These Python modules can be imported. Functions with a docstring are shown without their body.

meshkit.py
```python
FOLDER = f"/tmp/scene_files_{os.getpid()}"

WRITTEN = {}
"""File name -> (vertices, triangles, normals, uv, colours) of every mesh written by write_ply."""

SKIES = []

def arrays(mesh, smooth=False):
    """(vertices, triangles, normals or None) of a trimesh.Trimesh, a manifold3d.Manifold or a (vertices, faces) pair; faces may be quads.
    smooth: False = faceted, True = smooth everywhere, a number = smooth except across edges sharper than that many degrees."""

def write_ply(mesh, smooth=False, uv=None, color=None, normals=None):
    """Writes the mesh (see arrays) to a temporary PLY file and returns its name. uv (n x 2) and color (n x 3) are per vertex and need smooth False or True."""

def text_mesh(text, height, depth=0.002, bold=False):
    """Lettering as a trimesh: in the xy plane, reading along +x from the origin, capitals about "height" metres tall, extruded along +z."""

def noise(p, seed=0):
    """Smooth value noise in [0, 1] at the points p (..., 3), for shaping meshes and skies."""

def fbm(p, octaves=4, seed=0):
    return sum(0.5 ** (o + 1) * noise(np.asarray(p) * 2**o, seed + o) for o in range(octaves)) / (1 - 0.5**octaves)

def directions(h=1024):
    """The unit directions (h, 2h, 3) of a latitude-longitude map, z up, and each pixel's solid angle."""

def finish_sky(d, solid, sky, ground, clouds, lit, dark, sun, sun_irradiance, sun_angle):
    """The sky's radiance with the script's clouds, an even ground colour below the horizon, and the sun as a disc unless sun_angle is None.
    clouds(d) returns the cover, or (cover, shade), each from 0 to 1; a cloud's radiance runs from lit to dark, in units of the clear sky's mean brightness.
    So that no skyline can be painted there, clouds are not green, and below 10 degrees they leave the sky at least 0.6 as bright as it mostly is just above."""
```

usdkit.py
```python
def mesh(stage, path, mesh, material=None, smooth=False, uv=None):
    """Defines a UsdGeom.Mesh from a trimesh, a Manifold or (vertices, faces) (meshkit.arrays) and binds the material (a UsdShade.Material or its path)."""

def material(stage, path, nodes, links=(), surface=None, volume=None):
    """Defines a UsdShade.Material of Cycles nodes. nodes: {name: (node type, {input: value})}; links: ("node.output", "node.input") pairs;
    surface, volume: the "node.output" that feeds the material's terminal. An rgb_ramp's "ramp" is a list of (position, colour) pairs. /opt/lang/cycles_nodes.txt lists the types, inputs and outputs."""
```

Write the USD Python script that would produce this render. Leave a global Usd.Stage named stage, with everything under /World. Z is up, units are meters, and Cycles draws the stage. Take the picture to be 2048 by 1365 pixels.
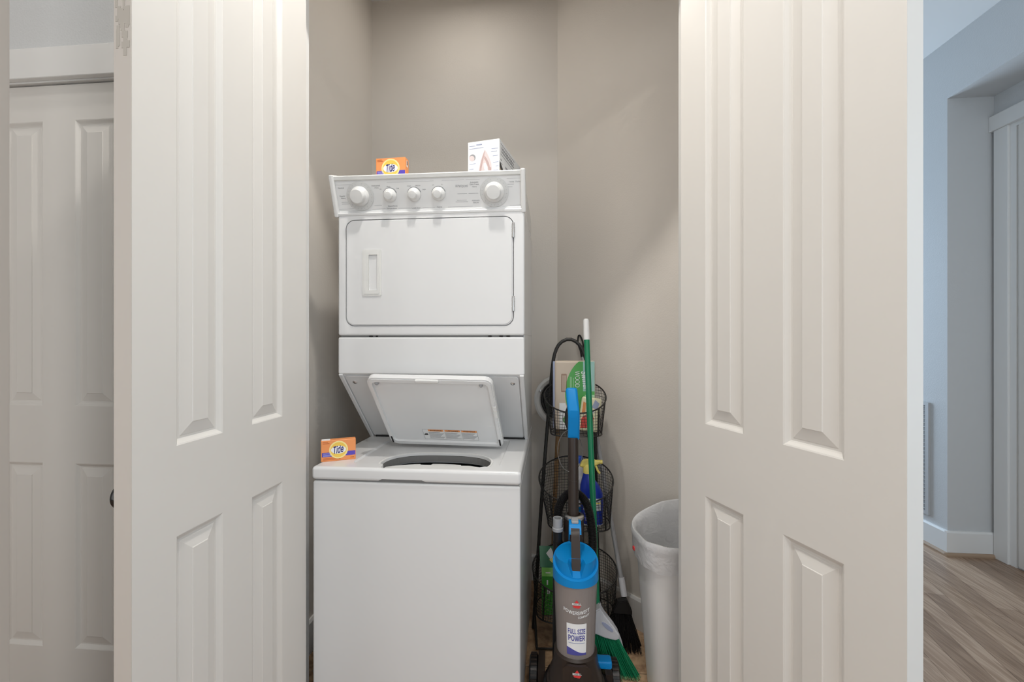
import math, random
import numpy as np, trimesh, manifold3d as m3, shapely
from shapely.geometry import Polygon, Point, box as sbox
from shapely import affinity
import meshkit, usdkit
from pxr import Usd, UsdGeom, UsdLux, UsdShade, Gf, Sdf

stage = Usd.Stage.CreateInMemory()
UsdGeom.SetStageUpAxis(stage, 'Z'); UsdGeom.SetStageMetersPerUnit(stage, 1.0)
world = UsdGeom.Xform.Define(stage, '/World'); stage.SetDefaultPrim(world.GetPrim())
random.seed(7); rng = np.random.default_rng(7)

# ------------------------------------------------------------------ camera, lights, exposure
CAM_Z, YAW, F_PX = 1.26, math.degrees(math.atan(79 / 870)), 870.0
cam = UsdGeom.Camera.Define(stage, '/World/camera')
cam.AddTranslateOp().Set((0, 0, CAM_Z)); cam.AddRotateZOp().Set(YAW); cam.AddRotateXOp().Set(90.0)
cam.CreateHorizontalApertureAttr(36.0); cam.CreateVerticalApertureAttr(36.0 * 1365 / 2048)
cam.CreateFocalLengthAttr(36.0 * F_PX / 2048); cam.CreateClippingRangeAttr((0.05, 100.0))
cam.CreateExposureAttr(-0.17)

def light(kind, name, loc, aim, power, color, **size):
    l = getattr(UsdLux, kind).Define(stage, '/World/' + name)
    d = np.array(aim, float) - np.array(loc, float); d /= np.linalg.norm(d)
    up = np.array([0, 0, 1.0]) if abs(d[2]) < .99 else np.array([0, 1.0, 0])
    x = np.cross(d, up); x /= np.linalg.norm(x); y = np.cross(x, d)
    m = np.eye(4); m[0, :3], m[1, :3], m[2, :3], m[3, :3] = x, y, -d, loc
    l.AddTransformOp().Set(Gf.Matrix4d(m.tolist()))
    l.CreateIntensityAttr(power); l.CreateColorAttr(Gf.Vec3f(*color)); l.CreateNormalizeAttr(False)
    for k, v in size.items(): getattr(l, f'Create{k.capitalize()}Attr')(v)
    return l
# recessed ceiling lamp in the hall just outside the closet: the shadows of knobs, header and box point to it
light('DiskLight', 'hall_downlight', (-0.28, 1.03, 3.02), (-0.28, 1.03, 0), 880.0, (1.0, .965, .91), radius=0.045)
# soft overhead fill added behind the camera to lift the lower closet
light('DiskLight', 'hall_downlight_middle', (0.35, -0.45, 3.02), (0.35, -0.45, 0), 42.0, (1.0, .975, .93), radius=0.22)
# second downlight further left in the hall
light('DiskLight', 'hall_downlight_left', (-1.62, 0.72, 3.02), (-1.62, 0.72, 0), 36.0, (1.0, .975, .94), radius=0.075)
# added fill lamp under the closet ceiling, unseen above the frame
light('DiskLight', 'closet_lamp', (-.42, 1.86, 3.07), (-.42, 1.86, 0), 11.5, (1.0, .955, .89), radius=0.14)
# unseen fill panels added behind the camera; daylight from the glazed far end
light('RectLight', 'window_daylight', (-0.35, -1.27, 1.40), (-0.35, 0, 1.40), 1.1, (1.0, .99, .975), width=1.2, height=2.2)
light('RectLight', 'window_daylight_left', (-2.05, -1.27, 1.40), (-2.05, 0, 1.40), 2.2, (1.0, .99, .975), width=1.4, height=2.2)
light('RectLight', 'window_daylight_right', (1.35, -1.27, 1.40), (1.35, 0, 1.40), 2.7, (.76, .89, 1.0), width=1.4, height=2.2)
light('RectLight', 'far_window_daylight', (1.62, 4.90, 1.45), (1.62, 0, 1.45), 9.5, (.60, .79, 1.0), width=1.2, height=2.1)
light('RectLight', 'side_window_daylight', (2.50, 0.15, 1.5), (1.4, .45, 1.5), 1.6, (.53, .76, 1.0), width=1.0, height=1.5)  # weak bluish fill added at the side; the wall has no window here

# ------------------------------------------------------------------ materials
M = {}
def mat(name, color, rough=.5, spec=.5, bump=None, noise=None, **kw):
    """bump: (scale, strength, distance); noise: (scale, colour2, low, high)"""
    nodes = {'p': ('principled_bsdf', dict(base_color=color, roughness=rough, specular_ior_level=spec, **kw))}
    links = []
    if bump or noise: nodes['tc'] = ('texture_coordinate', {})
    if noise:
        sc, c2, lo, hi = noise
        nodes['n'] = ('noise_texture', dict(scale=sc, detail=5.0, roughness=.6))
        nodes['r'] = ('rgb_ramp', dict(ramp=[(0, color), (lo, color), (hi, c2), (1, c2)]))
        links += [('tc.object', 'n.vector'), ('n.fac', 'r.fac'), ('r.color', 'p.base_color')]
    if bump:
        nodes['bn'] = ('noise_texture', dict(scale=bump[0], detail=3.0))
        nodes['b'] = ('bump', dict(strength=bump[1], distance=bump[2]))
        links += [('tc.object', 'bn.vector'), ('bn.fac', 'b.height'), ('b.normal', 'p.normal')]
    M[name] = usdkit.material(stage, '/World/Looks/' + name, nodes, links, surface='p.BSDF')
    return M[name]
mat('wall_beige', (.785, .733, .670), .55, .25, bump=(150, .25, .0022))
mat('wall_grey', (.62, .625, .625), .6, .25, bump=(150, .25, .0025))
mat('ceiling_white', (.80, .795, .78), .7, .2)
mat('door_paint', (.745, .718, .678), .36, .45, bump=(55, .05, .003))
mat('trim_white', (.80, .79, .77), .38, .45)
mat('enamel', (.76, .76, .76), .22, .5)
mat('plastic_white', (.80, .795, .78), .33, .5)
mat('plastic_cream', (.76, .757, .735), .4, .5)
mat('panel_grey', (.80, .80, .795), .35, .5)
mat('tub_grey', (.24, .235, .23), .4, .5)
mat('dark_gap', (.02, .02, .02), .6, .3)
mat('print_grey', (.33, .33, .34), .6, .2)
mat('print_faint', (.55, .55, .56), .6, .2)
mat('print_red', (.75, .30, .30), .6, .2)
mat('dial_clear', (.66, .66, .65), .3, .5)
mat('steel', (.62, .61, .60), .28, .5, metallic=1.0)
mat('orange', (.92, .34, .115), .42, .4)
mat('orange_dark', (.70, .20, .06), .45, .4)
mat('yellow_ring', (.93, .62, .10), .42, .4)
mat('print_yellow', (.97, .80, .35), .42, .4)
mat('print_white', (.90, .90, .90), .45, .3)
mat('purple', (.11, .07, .50), .42, .4)
mat('navy', (.035, .02, .17), .42, .4)
mat('pale_blue_print', (.34, .33, .72), .5, .3)
mat('card_white', (.83, .83, .83), .5, .3)
mat('card_brown', (.34, .22, .13), .7, .2)
mat('print_rose', (.55, .40, .38), .5, .3)
mat('print_pale_rose', (.72, .62, .61), .5, .3)
mat('print_black', (.03, .03, .03), .5, .3)
mat('print_gold', (.55, .42, .25), .4, .4)
mat('black_metal', (.018, .017, .016), .42, .5)
mat('black_plastic', (.012, .011, .011), .34, .38)
mat('vac_brown', (.036, .025, .020), .33, .32)
mat('vac_blue', (.002, .235, .60), .34, .3)
mat('vac_blue_print', (.09, .09, .36), .4, .4)
mat('filter_grey', (.30, .265, .245), .6, .3)
mat('grey_plastic', (.36, .36, .37), .4, .5)
mat('logo_red', (.72, .05, .05), .45, .4)
mat('green_pole', (.006, .205, .088), .3, .5)
mat('green_bristle', (.01, .24, .11), .5, .4)
mat('green_tip', (.25, .42, .22), .6, .3)
mat('bristle_black', (.014, .013, .013), .6, .3)
mat('silver_grey', (.72, .72, .71), .28, .6, metallic=.2)
mat('cord_grey', (.11, .105, .10), .4, .4)
mat('dustpan_grey', (.40, .38, .37), .45, .4)
mat('wood_pole', (.42, .26, .13), .5, .4, noise=(30, (.33, .19, .09), .4, .6))
mat('pack_tan', (.60, .50, .40), .35, .5)
mat('pack_brown', (.34, .22, .16), .4, .4)
mat('pack_green', (.09, .40, .09), .35, .5)
mat('pack_teal', (.33, .55, .50), .35, .5)
mat('pack_light_green', (.42, .66, .42), .35, .5)
mat('pack_blue_edge', (.38, .42, .58), .35, .5)
mat('print_red_pack', (.72, .09, .07), .4, .4)
mat('print_orange_pack', (.90, .35, .12), .4, .4)
mat('print_cream', (.86, .80, .55), .4, .4)
mat('bottle_blue', (.012, .035, .33), .25, .5)
mat('trigger_yellow', (.87, .72, .18), .35, .5)
mat('bottle_white', (.66, .66, .69), .4, .5)
mat('cap_blue', (.02, .09, .50), .35, .5)
mat('box_green', (.07, .36, .05), .42, .4)
mat('box_green_dark', (.015, .16, .07), .42, .4)
mat('box_green_lime', (.20, .52, .10), .42, .4)
mat('can_white', (.88, .875, .87), .4, .45)
mat('knob_black', (.008, .008, .008), .16, .5)
mat('wood_shoe', (.40, .28, .19), .5, .4)
mat('vent_white', (.50, .50, .50), .5, .4)
mat('vent_dark', (.35, .35, .35), .7, .2)
mat('grout', (.24, .18, .13), .9, .1)
mat('frame_white', (.8, .8, .8), .5, .3)
for i, (a, b) in enumerate([((.52, .345, .205), (.33, .20, .115)), ((.48, .31, .185), (.31, .185, .11)), ((.56, .38, .23), (.36, .225, .135))]):
    mat(f'tile_{i}', a, .45, .4, noise=(26, b, .42, .62), bump=(40, .2, .003))
for i, (a, b) in enumerate([((.46, .315, .215), (.30, .19, .12)), ((.41, .275, .185), (.265, .165, .105)), ((.50, .35, .245), (.34, .22, .145)), ((.37, .245, .165), (.24, .15, .095))]):
    usdkit_nodes = {'tc': ('texture_coordinate', {}), 'm': ('mapping', dict(scale=(26, 1.6, 26))), 'n': ('noise_texture', dict(scale=2.2, detail=6.0, distortion=1.2)),
                    'r': ('rgb_ramp', dict(ramp=[(0, b), (.38, b), (.62, a), (1, a)])), 'p': ('principled_bsdf', dict(roughness=.3, specular_ior_level=.5)),
                    'oi': ('object_info', {}), }
    M[f'wood_{i}'] = usdkit.material(stage, f'/World/Looks/wood_{i}', usdkit_nodes, [('tc.object', 'm.vector'), ('m.vector', 'n.vector'), ('n.fac', 'r.fac'), ('r.color', 'p.base_color')], surface='p.BSDF')
# smoked clear plastic of the dust cup, and the thin plastic of the bin liner
M['cup_clear'] = usdkit.material(stage, '/World/Looks/cup_clear', {'t': ('transparent_bsdf', dict(color=(.80, .76, .74))), 'p': ('principled_bsdf', dict(base_color=(.42, .37, .35), roughness=.14, specular_ior_level=.6)), 'x': ('mix_closure', dict(fac=.58))},
                                 [('t.BSDF', 'x.closure1'), ('p.BSDF', 'x.closure2')], surface='x.closure')
M['liner'] = usdkit.material(stage, '/World/Looks/liner', {'t': ('translucent_bsdf', dict(color=(.82, .82, .83))), 'p': ('principled_bsdf', dict(base_color=(.86, .86, .87), roughness=.3, specular_ior_level=.6)), 'x': ('mix_closure', dict(fac=.72)),
                                 'tc': ('texture_coordinate', {}), 'n': ('noise_texture', dict(scale=22.0, detail=3.0, distortion=1.5)), 'b': ('bump', dict(strength=.35, distance=.012))},
                             [('t.BSDF', 'x.closure1'), ('p.BSDF', 'x.closure2'), ('tc.object', 'n.vector'), ('n.fac', 'b.height'), ('b.normal', 'p.normal')], surface='x.closure')
# paint of the door edge, rubbed through near the top
M['edge_paint'] = M['door_paint']

# ------------------------------------------------------------------ helpers
used = {}
def path_of(name, parent):
    base = (str(parent.GetPath()) if parent is not None else '/World') + '/' + name
    k = used.get(base, -1) + 1; used[base] = k
    return base if k == 0 else f'{base}_{k:03d}'
def tag(o, label=None, cat=None, group=None, kind=None):
    for k, v in (('label', label), ('category', cat), ('group', group), ('kind', kind)):
        if v: o.SetCustomDataByKey(k, v)
    return o
def thing(name, label, cat, group=None, kind=None, loc=(0, 0, 0), rz=0.0, parent=None):
    x = UsdGeom.Xform.Define(stage, path_of(name, parent))
    if any(loc): x.AddTranslateOp().Set(tuple(map(float, loc)))
    if rz: x.AddRotateZOp().Set(float(rz))
    return tag(x.GetPrim(), label, cat, group, kind)
def join(*ms):
    out, n = ([], []), 0
    for m in ms:
        if m is None: continue
        v, f, _ = meshkit.arrays(m)
        out[0].append(v); out[1].append(f + n); n += len(v)
    return trimesh.Trimesh(np.vstack(out[0]), np.vstack(out[1]), process=False)
def part(name, mesh, m, parent=None, label=None, smooth=False, kind=None):
    """One Mesh prim. mesh may be a list, which is joined."""
    if isinstance(mesh, list): mesh = join(*mesh)
    o = usdkit.mesh(stage, path_of(name, parent), mesh, M[m] if isinstance(m, str) else m, smooth=smooth)
    return tag(o.GetPrim(), label, kind=kind)
def box(x0, x1, y0, y1, z0, z1):
    m = trimesh.creation.box([x1 - x0, y1 - y0, z1 - z0]); m.apply_translation([(x0 + x1) / 2, (y0 + y1) / 2, (z0 + z1) / 2]); return m
def rbox(x0, x1, y0, y1, z0, z1, r=.006, n=8):
    """A box with rounded edges."""
    s = m3.Manifold.sphere(r, n)
    r_ = r
    return m3.Manifold.batch_hull([s.translate((x, y, z)) for x in (x0 + r_, x1 - r_) for y in (y0 + r_, y1 - r_) for z in (z0 + r_, z1 - r_)])
def cbox(x0, x1, y0, y1, z0, z1, c=.003):
    """A box with chamfered edges (24 corners)."""
    p = []
    for sx, x in ((-1, x0), (1, x1)):
        for sy, y in ((-1, y0), (1, y1)):
            for sz, z in ((-1, z0), (1, z1)):
                p += [(x, y - sy * c, z - sz * c), (x - sx * c, y, z - sz * c), (x - sx * c, y - sy * c, z)]
    return m3.Manifold.hull_points(np.array(p))
def tm(m):
    v, f, _ = meshkit.arrays(m); return trimesh.Trimesh(v, f, process=False)
def frame(o, x, y, z):
    m = np.eye(4); m[:3, 0], m[:3, 1], m[:3, 2], m[:3, 3] = x, y, z, o; return m
def put(mesh, m4):
    m = tm(mesh); m.apply_transform(m4); return m
def lathe(profile, n=40, m4=None):
    m = trimesh.creation.revolve(np.array(profile, float), sections=n)
    if m4 is not None: m.apply_transform(m4)
    return m
def tube(pts, r, n=8, closed=False):
    p = np.asarray(pts, float); k = len(p)
    if closed: t = np.roll(p, -1, 0) - np.roll(p, 1, 0)
    else: t = np.gradient(p, axis=0)
    t /= np.linalg.norm(t, axis=1, keepdims=True) + 1e-12
    a = np.zeros_like(p); ref = np.array([0, 0, 1.0]) if abs(t[0, 2]) < .9 else np.array([1.0, 0, 0])
    a[0] = np.cross(t[0], ref)
    for i in range(1, k):
        a[i] = a[i - 1] - t[i] * np.dot(a[i - 1], t[i]); a[i] /= np.linalg.norm(a[i]) + 1e-12
    a[0] /= np.linalg.norm(a[0]); b = np.cross(t, a)
    ang = np.arange(n) * 2 * np.pi / n; rr = np.broadcast_to(r, (k,))[:, None, None]
    v = (p[:, None] + rr * (np.cos(ang)[None, :, None] * a[:, None] + np.sin(ang)[None, :, None] * b[:, None])).reshape(-1, 3)
    f = []
    for i in range(k if closed else k - 1):
        for j in range(n):
            q = [i * n + j, i * n + (j + 1) % n, ((i + 1) % k) * n + (j + 1) % n, ((i + 1) % k) * n + j]
            f += [[q[0], q[1], q[2]], [q[0], q[2], q[3]]]
    if not closed:
        v = np.vstack([v, p[:1], p[-1:]]); c = len(v)
        for j in range(n):
            f += [[c - 2, (j + 1) % n, j], [c - 1, (k - 1) * n + j, (k - 1) * n + (j + 1) % n]]
    return trimesh.Trimesh(v, np.array(f), process=False)
def smooth_path(pts, n=40):
    from scipy.interpolate import CubicSpline
    p = np.asarray(pts, float); d = np.r_[0, np.cumsum(np.linalg.norm(np.diff(p, axis=0), axis=1))]
    return CubicSpline(d, p)(np.linspace(0, d[-1], n))
def ext(poly, depth, m4=None, z0=0.0):
    """Extrudes a shapely polygon (any) along +z."""
    gs = [g for g in getattr(poly, 'geoms', [poly]) if g.area > 0]
    m = join(*[trimesh.creation.extrude_polygon(g, depth, engine='earcut') for g in gs]); m.apply_translation([0, 0, z0])
    if m4 is not None: m.apply_transform(m4)
    return m
def rrect(x0, x1, y0, y1, r, q=6):
    return sbox(x0 + r, y0 + r, x1 - r, y1 - r).buffer(r, quad_segs=q)
def text(s, height, m4, center=True, depth=.0004, bold=False, width=None, shear=0.0):
    m = meshkit.text_mesh(s, height, depth, bold)
    b = m.bounds
    if width: m.apply_scale([width / (b[1, 0] - b[0, 0]), 1, 1])
    if shear: m.vertices[:, 0] += shear * m.vertices[:, 1]
    b = m.bounds
    if center: m.apply_translation([-(b[0, 0] + b[1, 0]) / 2, -(b[0, 1] + b[1, 1]) / 2, 0])
    m.apply_transform(m4); return m
def cs(poly): return m3.CrossSection([np.array(shapely.geometry.polygon.orient(poly, 1.0).exterior.coords)[:-1]])
def at2(m4, u, v, w=0.0):
    t = np.eye(4); t[:3, 3] = (u, v, w); return m4 @ t
def rot2(deg):
    c, s = math.cos(math.radians(deg)), math.sin(math.radians(deg)); m = np.eye(4); m[0, 0], m[0, 1], m[1, 0], m[1, 1] = c, -s, s, c; return m
def bend(mesh, R, c, facing=-90.0):
    """Wraps a flat print (x right, y up, z out) on to an upright cylinder of radius R at c, its middle facing the given direction."""
    m = tm(mesh); v = m.vertices
    a = math.radians(facing) + v[:, 0] / R; r = R + v[:, 2]
    m.vertices = np.stack([c[0] + r * np.cos(a), c[1] + r * np.sin(a), c[2] + v[:, 1]], 1)
    return m
def fine(poly, depth, step=.004):
    """Extruded polygon cut into strips so that it can be bent."""
    x0, y0, x1, y1 = poly.bounds; ms = []
    for x in np.arange(x0, x1, step):
        g = poly.intersection(sbox(x, y0 - 1, min(x + step, x1), y1 + 1))
        for q in getattr(g, 'geoms', [g]):
            if q.geom_type == 'Polygon' and q.area > 1e-9: ms.append(trimesh.creation.extrude_polygon(q, depth, engine='earcut'))
    return join(*ms)

# ------------------------------------------------------------------ the shell
WF0, WF1 = 1.345, 1.46       # front wall of the closet (hall face, closet face)
CEIL = 3.03
def struct(name, mesh, m, label, cat, smooth=False):
    o = part(name, mesh, m, None, label, smooth); return tag(o, None, cat, None, 'structure')
def holes(b, *hs):
    m = m3.Manifold.cube((b[1] - b[0], b[3] - b[2], b[5] - b[4])).translate((b[0], b[2], b[4]))
    for h in hs: m -= m3.Manifold.cube((h[1] - h[0], h[3] - h[2], h[5] - h[4])).translate((h[0], h[2], h[4]))
    return m
OP0, OP1, OPZ = -.868, .43, 2.525
struct('wall_front', holes((-3.2, 1.0, WF0, WF1, 0, CEIL), (OP0, OP1, 1, 2, -1, OPZ), (-2.045, -1.35, 1, 2, -1, 2.165)), 'wall_grey', 'grey wall above the panelled side door, holding the closet opening', 'wall')
struct('wall_left', box(-1.08, -.978, WF1, 2.40, 0, 3.118), 'wall_beige', 'beige closet wall left of the stacked washer and dryer', 'wall')
struct('wall_back', box(-.978, .10, 2.30, 2.40, 0, 3.118), 'wall_beige', 'beige closet wall behind the stacked washer and dryer', 'wall')
wr = box(0, 1.20, 0, .08, 0, 3.118); wr.apply_transform(frame((.031, 2.30, 0), (math.sqrt(.5), -math.sqrt(.5), 0), (math.sqrt(.5), math.sqrt(.5), 0), (0, 0, 1)))
wr = tm(m3.Manifold(m3.Mesh(np.array(wr.vertices, np.float32), np.array(wr.faces, np.uint32))) ^ m3.Manifold.cube((3, 3, 4)).translate((-1, WF1, 0)))
struct('wall_right', wr, 'wall_beige', 'slanting beige closet wall behind the wire basket rack and bin', 'wall')
struct('wall_closet_outer', [box(.95, 1.0, WF1, 3.4, 0, CEIL), box(.1, .95, 3.35, 3.4, 0, CEIL)], 'wall_grey', 'outer wall of the closet facing the right hall', 'wall')
struct('wall_hall_left', box(-3.3, -3.2, -2.5, 1.46, 0, CEIL), 'wall_grey', 'left end wall of the hall', 'wall')
struct('wall_hall_back', holes((-3.3, 2.68, -1.40, -1.30, 0, CEIL), (-.98, .28, -3, -1, .25, 2.55), (-2.78, -1.32, -3, -1, .25, 2.55), (.62, 2.08, -3, -1, .25, 2.55)), 'wall_grey', 'hall wall behind the camera with openings added for the fill panels', 'wall')
WX, WX2, WY = 2.324, 2.575, 2.786
struct('wall_hall_right', [box(WX, 2.68, WY, 5.0, 0, CEIL), box(WX, 2.68, -2.5, WY, 2.69, CEIL), box(WX2, 2.68, -2.5, WY, 0, 2.69)], 'wall_grey', 'bluish lit wall of the right hall with a recess under a dropped beam', 'wall')
struct('wall_hall_far', holes((.1, 2.68, 5.0, 5.1, 0, CEIL), (1.0, 2.25, 4, 6, .35, 2.55)), 'wall_grey', 'far end wall of the right hall', 'wall')
struct('ceiling', holes((-3.3, 2.68, -2.5, 5.1, CEIL, CEIL + .1), (-1.08, .95, WF1, 2.40, 2, 4)), 'ceiling_white', 'white ceiling of the hall and closet', 'ceiling')
struct('ceiling_closet', box(-1.10, 1.0, WF1 - .02, 2.42, 3.118, 3.14), 'ceiling_white', 'white ceiling inside the closet', 'ceiling')
# downlight trims in the ceiling, the large one added with the middle fill
for i, (x, y) in enumerate(((-.28, 1.03), (-1.62, .72), (.35, -.45))):
    l = thing('downlight', ('round recessed ceiling lamp just in front of the closet', 'round recessed ceiling lamp over the left of the hall', 'large round ceiling lamp added for the fill over the middle of the hall')[i], 'ceiling lamp')
    r_ = (.048, .078, .225)[i]
    part('trim_ring', lathe([(r_, 3.029), (r_ + .027, 3.029), (r_ + .027, 3.022), (r_ + .002, 3.018), (r_, 3.029)], 40, frame((x, y, 0), (1, 0, 0), (0, 1, 0), (0, 0, 1))), 'frame_white', l, smooth=30)

l = thing('closet_light', 'unseen round fixture added for the closet fill light above the dryer', 'ceiling lamp')  # fixture added to carry the closet fill light
part('lamp_base', lathe([(.142, 3.118), (.165, 3.118), (.168, 3.100), (.160, 3.080), (.142, 3.078), (.142, 3.118)], 48, frame((-.42, 1.86, 0), (1, 0, 0), (0, 1, 0), (0, 0, 1))), 'frame_white', l, smooth=30)
# floors: stone tiles in the closet, oak strips in the hall
fl = thing('floor', 'brown stone-look tile floor of the closet', 'floor', kind='structure')
part('grout_bed', box(-1.08, .98, 1.30, 2.40, -.06, -.003), 'grout', fl)
TS = .318
for i in range(7):
    for j in range(4):
        x, y = -1.07 + i * TS, 1.37 + j * TS - TS * .0
        x1, y1 = min(x + TS - .005, .98), min(y + TS - .005, 2.40)
        if x1 - x < .02 or y1 - y < .02: continue
        part('tile', cbox(x, x1, y, y1, -.02, 0.0, .002), f'tile_{(i * 2 + j * 3) % 3}', fl)
fw = thing('floor', 'oak strip floor of the hall right of the closet doors', 'floor', kind='structure')
part('subfloor', [box(-3.3, 2.68, -2.5, 1.365, -.06, -.012), box(.98, 2.68, 1.365, 5.1, -.06, -.012)], 'grout', fw)
PW, PA = .083, math.radians(-13.0)
region = Polygon([(-3.3, -2.5), (2.68, -2.5), (2.68, 5.1), (.98, 5.1), (.98, 1.362), (-3.3, 1.362)])
near = Polygon([(.55, .55), (2.6, .2), (2.6, 3.2), (1.0, 3.2), (1.0, 1.362), (.62, 1.362)])
far_planks = []; cnt = 0
for i in range(-60, 50):
    s = -6.0 + (i * 37 % 11) * .17
    while s < 7:
        L = .75 + ((i * 53 + int(s * 10) * 29) % 17) * .055
        q = sbox(i * PW + .0006, s + .0006, (i + 1) * PW - .0006, s + L - .0006); q = affinity.rotate(q, math.degrees(-PA) * -1, origin=(0, 0)); q = affinity.translate(q, 1.6, 1.6)
        g = q.intersection(region)
        if g.geom_type == 'Polygon' and g.area > 1e-4:
            m = trimesh.creation.extrude_polygon(g, .012, engine='earcut'); m.apply_translation([0, 0, -.012 + (cnt * 7 % 5) * .00008])
            if g.intersects(near) and cnt < 290:
                part('plank', m, f'wood_{(i * 7 + int(s * 9)) % 4}', fw); cnt += 1
            else: far_planks.append(m)
        s += L
part('planks', far_planks, 'wood_1', fw, kind='stuff')

# baseboards
BB = .134
def board(p0, p1, h, t=.013, inward=(0, 0)):
    p0, p1 = np.array(p0), np.array(p1); d = (p1 - p0) / np.linalg.norm(p1 - p0); n = np.array([-d[1], d[0]])
    if np.dot(n, inward) < 0: n = -n
    L = np.linalg.norm(p1 - p0)
    prof = Polygon([(0, 0), (t, 0), (t, h - .010), (t - .006, h), (0, h)])
    x, y, z = np.r_[n, 0], np.array([0, 0, 1.0]), np.cross(np.r_[n, 0], [0, 0, 1.0])
    o = np.r_[p0 if np.dot(z[:2], d) > 0 else p1, 0]
    return ext(prof, L, frame(o, x, y, z))
struct('baseboard_left', board((-.978, WF1), (-.978, 2.30), BB, inward=(1, 0)), 'trim_white', 'white baseboard left of the washer', 'baseboard')
struct('baseboard_back', board((-.965, 2.30), (.026, 2.30), BB, inward=(0, -1)), 'trim_white', 'white baseboard behind the washer', 'baseboard')
dn = np.array([-.7071, -.7071])
struct('baseboard_right', board((.031, 2.30), (.86, 1.471), BB, inward=tuple(dn)), 'trim_white', 'white baseboard behind the bin and the brooms', 'baseboard')
bh = thing('baseboard_hall', 'tall white baseboard with brown shoe strip in the right hall', 'baseboard', kind='structure')
part('board', [board((WX, WY - .0), (WX, 5.0), .143, .016, (-1, 0)), board((WX - .016, WY), (WX2, WY), .143, .016, (0, -1))], 'trim_white', bh)
part('shoe_strip', [board((WX - .016, WY - .016), (WX - .016, 5.0), .020, .014, (-1, 0)), board((WX - .030, WY - .016), (WX2 - .0, WY - .016), .020, .014, (0, -1))], 'wood_shoe', bh, 'brown wooden shoe strip')

# ------------------------------------------------------------------ panelled doors
def panel_mesh(x0, x1, z0, z1, t):
    """Raised and fielded panel filling a hole in a door of thickness t, the same on both faces. Door frame: x width, y depth, z up."""
    prof = [(0, 0), (.003, .0015), (.009, .0075), (.012, .0095), (.017, .0095), (.0185, .0085), (.043, .0025), (.0445, .001)]
    v, f = [], []
    for side in (0, 1):
        b = len(v)
        for d, y in prof:
            yy = y if side == 0 else t - y
            v += [(x0 + d, yy, z0 + d), (x1 - d, yy, z0 + d), (x1 - d, yy, z1 - d), (x0 + d, yy, z1 - d)]
        for k in range(len(prof) - 1):
            for j in range(4):
                q = [b + k * 4 + j, b + k * 4 + (j + 1) % 4, b + (k + 1) * 4 + (j + 1) % 4, b + (k + 1) * 4 + j]
                f.append(q if side == 0 else q[::-1])
        q = [b + (len(prof) - 1) * 4 + j for j in range(4)]; f.append(q if side == 0 else q[::-1])
    return np.array(v, float), np.array(f)
def door(name, label, w, h, t, cols, rows, m4, z0=.012):
    d = thing(name, label, 'door', kind='structure')
    pl = sbox(0, z0, w, h)
    for a, b in cols:
        for c, e in rows: pl = pl.difference(sbox(a, c, b, e))
    s = ext(pl, t); s.apply_transform(frame((0, t, 0), (1, 0, 0), (0, 0, 1), (0, -1, 0)))
    part('stiles_and_rails', put(s, m4), 'door_paint', d)
    for c, e in rows:
        for a, b in cols:
            part('panel', put(panel_mesh(a, b, c, e, t), m4), 'door_paint', d)
    return d
ROWS = [(.21, .846), (1.038, 2.33)]
LD = door('door_1', 'open white panelled closet door left of the washer', .586, 2.505, .037, [(.098, .229), (.331, .462)], ROWS, frame((-.79, .754, 0), (0, 1, 0), (-1, 0, 0), (0, 0, 1)))
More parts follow.
